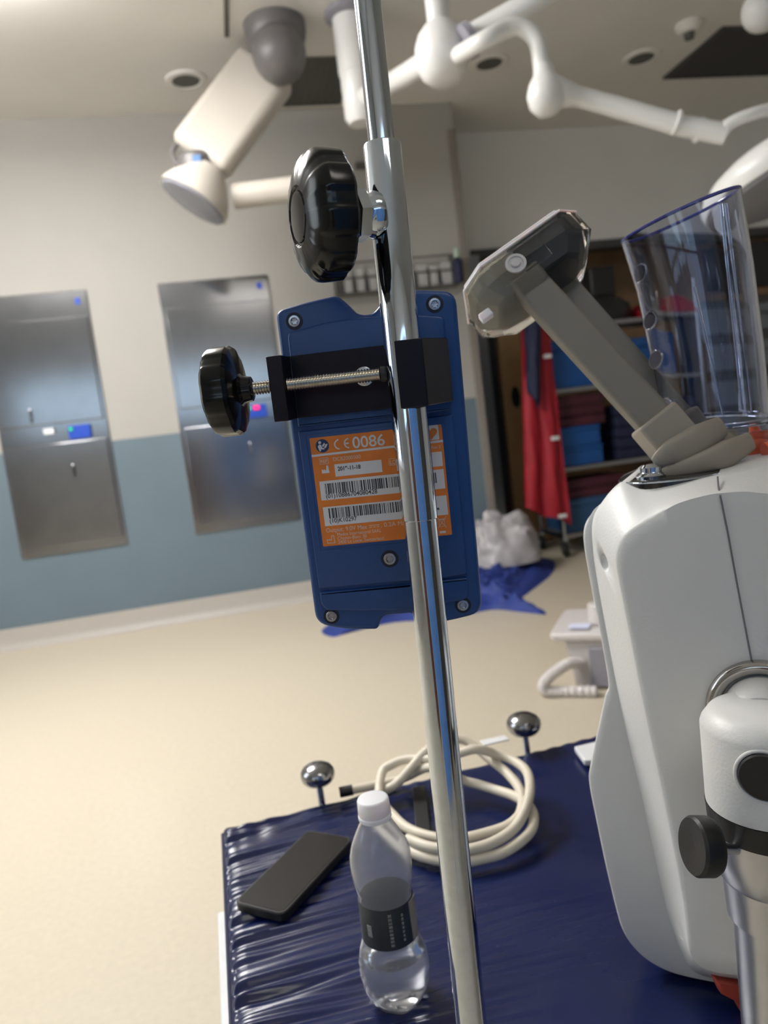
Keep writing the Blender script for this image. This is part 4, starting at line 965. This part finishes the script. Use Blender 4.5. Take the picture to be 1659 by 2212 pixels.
# top plate: polygon in a horizontal plane
ZT = float(P(1400, 1041, float(np.dot(HP(1400, 1043, -.046)-C0, CF)))[2])+.0004
tp = [(1342, 1042), (1380, 1044), (1440, 1040), (1500, 1033), (1560, 1023), (1611, 1011), (1659, 1001), (1800, 975), (1950, 960), (1940, 935), (1800, 935), (1620, 958), (1500, 975), (1420, 1000), (1360, 1022), (1340, 1034)]
ZTs = [H(x, y, ZT) for x, y in tp]; zz2 = [ZT]*len(tp)
tpl = catmull(ZTs, 4, True)
obj('top_plate', MB().loft([[p-ZZ*.02 for p in tpl], [p-ZZ*.001 for p in tpl], [p for p in shrink(tpl, .99)], [p+ZZ*.0005 for p in shrink(tpl, .985)]]), mat('dark_polished_steel', (.10, .095, .09), .25, 1.0, noise=.04), t, smooth=40)
obj('plate_edge', MB().tube(tpl+[tpl[0]], .0009, 8), M_chrome2, t)
dn = P(1406, 1030, float(np.dot(H(1406, 1034, ZT)-C0, CF)))
obj('dome_nut', MB().lathe(V(dn[0], dn[1], ZT), ZZ, [(0, .012), (.003, .0125), (.005, .0105), (.006, .0085), (.010, .0085), (.0125, .006), (.013, .001)], 28), M_chrome, t)
# arm bars
za, zb_ = .66, .72
def bar(p0, p1, wpx, dth, m=M_taupe, name='arm_bar', bev=.004):
    a, c = V(p0), V(p1); d = nrm(c-a); wv = nrm(np.cross(d, CF)); dv = nrm(np.cross(wv, d)); z = np.dot((a+c)/2-C0, CF)
    return obj(name, MB().obox((a+c)/2, (c-a)/2, wv*wpx/2*z/FPX, dv*dth/2), m, t, bevel=bev, seg=3)
bar(P(1122, 592, .70), P(1452, 950, .665), 78, .020)
bar(P(1190, 590, .745), P(1510, 955, .72), 60, .018)
# rubber boot
bar(P(1408, 903, .668), P(1470, 975, .664), 98, .032, M_taupe2, 'rubber_cuff', .003)
bar(P(1478, 890, .71), P(1510, 940, .71), 50, .02, M_taupe2, 'rear_cuff', .003)
def fold(pts, rr, dz, nm='rubber_fold'):
    pts = catmull([P(*p) for p in pts], 6); n = len(pts); R_ = np.interp(np.linspace(0, 1, n), np.linspace(0, 1, len(rr)), rr)
    obj(nm, MB().tube(pts, list(R_), 18, sx=.38, up=CF), M_taupe2, t, smooth=60)
fold([(1412, 1000, .648), (1450, 978, .645), (1510, 952, .650), (1560, 920, .66)], [.004, .011, .015, .009], 0)
fold([(1432, 1022, .648), (1500, 1004, .642), (1570, 980, .645), (1622, 952, .655)], [.004, .008, .012, .008], 0)
fold([(1470, 985, .655), (1530, 968, .66), (1590, 945, .67)], [.010, .016, .010], 0)
# clear head on the arm
LH = nrm(P(1235, 492, .70)-P(1005, 655, .70)); TH = nrm(np.cross(CF, LH)); 
if np.dot(TH, -CU) < 0: TH = -TH
TH = nrm(TH*.93-CF*.30); DH = nrm(np.cross(LH, TH)); DH = DH if np.dot(DH, CF) > 0 else -DH
HC = P(1134, 594, .725)
def hp(l, tt, d): return HC+LH*l+TH*tt+DH*d
def octo(hl, hd, cut_, tt, off=0.0):
    return [hp(off+x, tt, y) for x, y in ((-hl+cut_, -hd), (hl-cut_, -hd), (hl, -hd+cut_), (hl, hd-cut_), (hl-cut_, hd), (-hl+cut_, hd), (-hl, hd-cut_), (-hl, -hd+cut_))]
t2 = obj('clear_head', MB().loft([octo(.060, .046, .018, -.012), octo(.064, .050, .020, -.008), octo(.064, .050, .020, .016), octo(.048, .037, .015, .030), octo(.030, .024, .010, .034)]).loft([octo(.057, .043, .017, -.010), octo(.0615, .0475, .019, -.007), octo(.0615, .0475, .019, .015), octo(.046, .035, .014, .028), octo(.028, .022, .009, .032)][::-1]), M_clear, t, smooth=15, label='clear plastic eight-sided cover')
obj('cover_edge', MB().tube(octo(.0645, .0505, .020, -.008)+octo(.0645, .0505, .020, -.008)[:1], .0012, 8).tube(octo(.0605, .0465, .018, -.0125)+octo(.0605, .0465, .018, -.0125)[:1], .0010, 8), M_capw, t2, smooth=30)
obj('sensor_block', MB().loft([octo(.040, .034, .012, -.010, .016), octo(.040, .034, .012, .004, .016), octo(.030, .026, .010, .020, .012)]), M_hinner, t, smooth=15, bevel=.002, label='dark grey block inside the clear cover')
obj('inner_tray', MB().loft([octo(.030, .034, .010, -.009, -.027), octo(.030, .034, .010, .004, -.027), octo(.022, .026, .008, .020, -.022)]), mat('tray_beige', (.30, .28, .23), .5, noise=.05), t, smooth=15, bevel=.002)
obj('front_plate', MB().obox(hp(-.014, .012, -.0525), LH*.026, TH*.0125, DH*.0018), M_clear, t, bevel=.001)
obj('round_screw', MB().lathe(hp(-.020, .013, -.0545), -DH, [(0, .0095), (.002, .0095), (.0022, .007), (.001, .0065), (.001, .0045), (.003, .004), (.0035, .001)], 32), M_plast, t)
obj('foot_tab', MB().obox(hp(-.064, .026, -.030), LH*.006, TH*.004, DH*.004), M_capw, t, bevel=.001)

# clear canister
t = thing('clear_cylinder', 'tall clear cylinder with slanted rim and row of holes on the console', 'cylinder', P(1560, 930, .71))
zc0, zc1 = .71, .70
n = 72
def ell(cx, cy, z, hx, slope, rd, k, inn=0):
    out = []; c = P(cx, cy, z); s = z/FPX
    xa = (CR*1-CU*(-slope)); xa = xa  # image-plane direction (right, up by slope)
    for i in range(n):
        a = 2*PI*i/n; out.append(c+(CR+CU*slope)*((hx*s-inn)*math.cos(a))+(nrm(CF*.96+CU*k))*((rd-inn)*math.sin(a)))
    return out
def shell(inn): return [ell(1543, 912, .715, 108, .12, .050, .20, inn), ell(1525, 760, .712, 112, .16, .051, .20, inn), ell(1498, 600, .708, 117, .24, .052, .15, inn), ell(1468, 468, .704, 121, .42, .053, .10, inn)]
ro_, ri_ = shell(0), shell(.0022)
cyl = obj('cylinder_wall', MB().loft(ro_+ri_[::-1], closed=True), M_clearb, t, smooth=40)
rm = ell(1468, 467, .704, 120.5, .42, .0525, .10, .001)
obj('rim', MB().tube(rm+[rm[0]], .0017, 8), M_blueedge, t, label='blue-tinted slanted rim')
for (px, py, z) in ((1371, 590, .700), (1391, 692, .7), (1404, 776, .7), (1425, 880, .7)):
    c = P(px+13, py, z-.001); ax_ = nrm(-CR*.93-CF*.36+CU*.05)
    o = obj('hole_ring', MB().torus(c, ax_, .0085, .0008, 32, 8), M_clearb, t); 
    obj('hole_plug', MB().lathe(c-ax_*.0005, ax_, [(0, .0076), (.001, .0076)], 28), mat('hole_dark', (.05, .045, .07), .4, noise=.03), o)
for (p0, p1) in (((1556, 440), (1602, 885)), ((1566, 440), (1622, 890)), ((1500, 620), (1562, 895))):
    obj('rib', MB().tube([P(*p0, .66), P(*p1, .668)], .0012, 8), M_clearb, t)
fr = ell(1556, 912, .712, 112, .12, .054, .20)
obj('base_flange', MB().loft([fr, [p+CU*.004 for p in fr], [p+CU*.004 for p in ell(1556, 912, .712, 90, .12, .044, .20)], ell(1556, 912, .712, 90, .12, .044, .20)], closed=True), M_clearb, t, smooth=40)
bcup = [ell(1585, 972, .705, 80, .12, .036, .2), ell(1578, 925, .708, 86, .12, .040, .2)]
bin_ = [ell(1585, 972, .705, 76, .12, .034, .2), ell(1578, 925, .708, 82, .12, .038, .2)]
obj('base_cup', MB().loft(bcup+bin_[::-1], closed=True), M_clearb, t, smooth=40)
t = thing('orange_fitting', 'orange plastic fitting inside the clear cup at the right edge', 'fitting', P(1645, 975, .70))
obj('hub', MB().tube(catmull([P(1628, 915, .70), P(1634, 940, .70), P(1655, 955, .70)], 5), [.003, .004, .0045, .005, .006, .008, .009, .010, .011, .011, .011], 14), M_orfit, t)
obj('wing', MB().ball(P(1640, 968, .695), .013, 20, ZZ, .7), M_orfit, t)
obj('nozzle', MB().tube([P(1652, 975, .66), P(1680, 968, .66)], .008, 16), M_orfit, t)
# red-orange thing below the housing
a = [(1545, 2118), (1610, 2128), (1625, 2190), (1610, 2200), (1590, 2165), (1560, 2150)]
o = obj('orange_flap', MB().prism([P(x, y, .635) for x, y in a], CF*.012), mat('red_orange_plastic', (.50, .07, .04), .5, noise=.05), None, bevel=.002)
tag(o, 'red-orange flap showing below the white console housing', 'flap')

# =====================================================================
# EQUIPMENT STAND (metal tube, swivel block) in front of the console
# =====================================================================
SX = 1690; zsd = .53
sb = P(1695, 2212, .56); st = P(1668, 1760, .53)
ax_s = ZZ
sc_ = V((sb[0]+st[0])/2, (sb[1]+st[1])/2, 0)
def zst(px, py):   # height on the stand's vertical axis seen at row py
    best = None
    for z in np.linspace(.4, 1.1, 1400):
        q = V(sc_[0], sc_[1], z)-C0; yy = CY-FPX*np.dot(q, CU)/np.dot(q, CF)
        if best is None or abs(yy-py) < best[0]: best = (abs(yy-py), z)
    return best[1]
t = thing('equipment_stand', 'metal tube stand with white swivel block in front of the white console', 'stand', (sc_[0], sc_[1], 0))
zr1_, zr2 = zst(0, 1770), zst(0, 1825)
zb0, zb1 = zst(0, 1728), zst(0, 1562)
def sl_(prof, nm, m, n_=64, sm_=35, lb_=None): return obj(nm, MB().lathe((sc_[0], sc_[1], 0), ZZ, prof, n_), m, t, smooth=sm_, label=lb_)
RB = .0435
sl_([(zb0, RB), (zb1, RB), (zb1+.003, RB-.001), (zb1+.010, RB-.006), (zb1+.013, RB-.013), (zb1+.014, .002)], 'swivel_block', M_white)
sl_([(zb0-.018, RB-.0005), (zb0-.0005, RB+.0005)], 'black_ring', M_blk2)
z1, z2_ = zst(0, 1888), zst(0, 1974)
sl_([(z1, RB-.0065), (z1+.004, RB-.004), (z1+.022, RB-.002), (zb0-.0185, RB-.0015)], 'upper_collar', M_steelb)
sl_([(z2_, .0345), (z1-.0005, .0360)], 'lower_collar', M_steelb)
sl_([(.04, .0300), (z2_-.0005, .0303)], 'tube', M_steelb)
sl_([(.0005, .19), (.03, .19), (.0395, .16), (.0395, .03)], 'base', M_metalw)
# black cap on the block
dcap = nrm(C0-V(sc_[0], sc_[1], C0[2])+R0*-.02); cap_c = P(1650, 1692, .50); 
hcz = zst(0, 1618); cdr = nrm(P(1655, 1692, .5)-V(sc_[0], sc_[1], hcz)); cdr[2] = 0; cdr = nrm(cdr)
obj('round_cap', MB().lathe(V(sc_[0], sc_[1], hcz)+cdr*(RB-.006), cdr, [(0, .0168), (.007, .0166), (.0082, .0155), (.0085, .002)], 40), M_blk2, t)
obj('cap_bezel', MB().torus(V(sc_[0], sc_[1], hcz)+cdr*(RB-.0008), cdr, .0180, .0014, 48, 10), M_white, t)
# chrome ring and neck joining stand and console
rc = HP(1648, 1538, .006)
rax = hn
nk = obj('neck', MB().lathe(rc-rax*.03, rax, [(0, .028), (.05, .028), (.058, .027), (.062, .024), (.063, .002)], 48), M_white, t)
obj('chrome_ring', MB().torus(rc-rax*.002, rax, .0350, .0056, 64, 16), mat('dark_chrome', (.45, .43, .41), .12, 1.0, noise=.03), t)
# side knob
kd = nrm(-CR*.97-CF*.10+CU*.05); kc = P(1512, 1828, .50)
kst = V(sc_[0], sc_[1], zst(0, 1845))
obj('side_knob', MB().lathe(kc, kd, [(-.010, .004), (-.009, .018), (-.006, .0195), (.004, .0195), (.006, .018), (.0055, .012), (.004, .002)], 40), M_blk2, t)
obj('knob_stem', MB().tube([kc-kd*.009, kst-nrm(kst-kc)*.035], .0035, 12), M_steelb, t)
q = P(1558, 1716, .485)
bpy.context.view_layer.update()
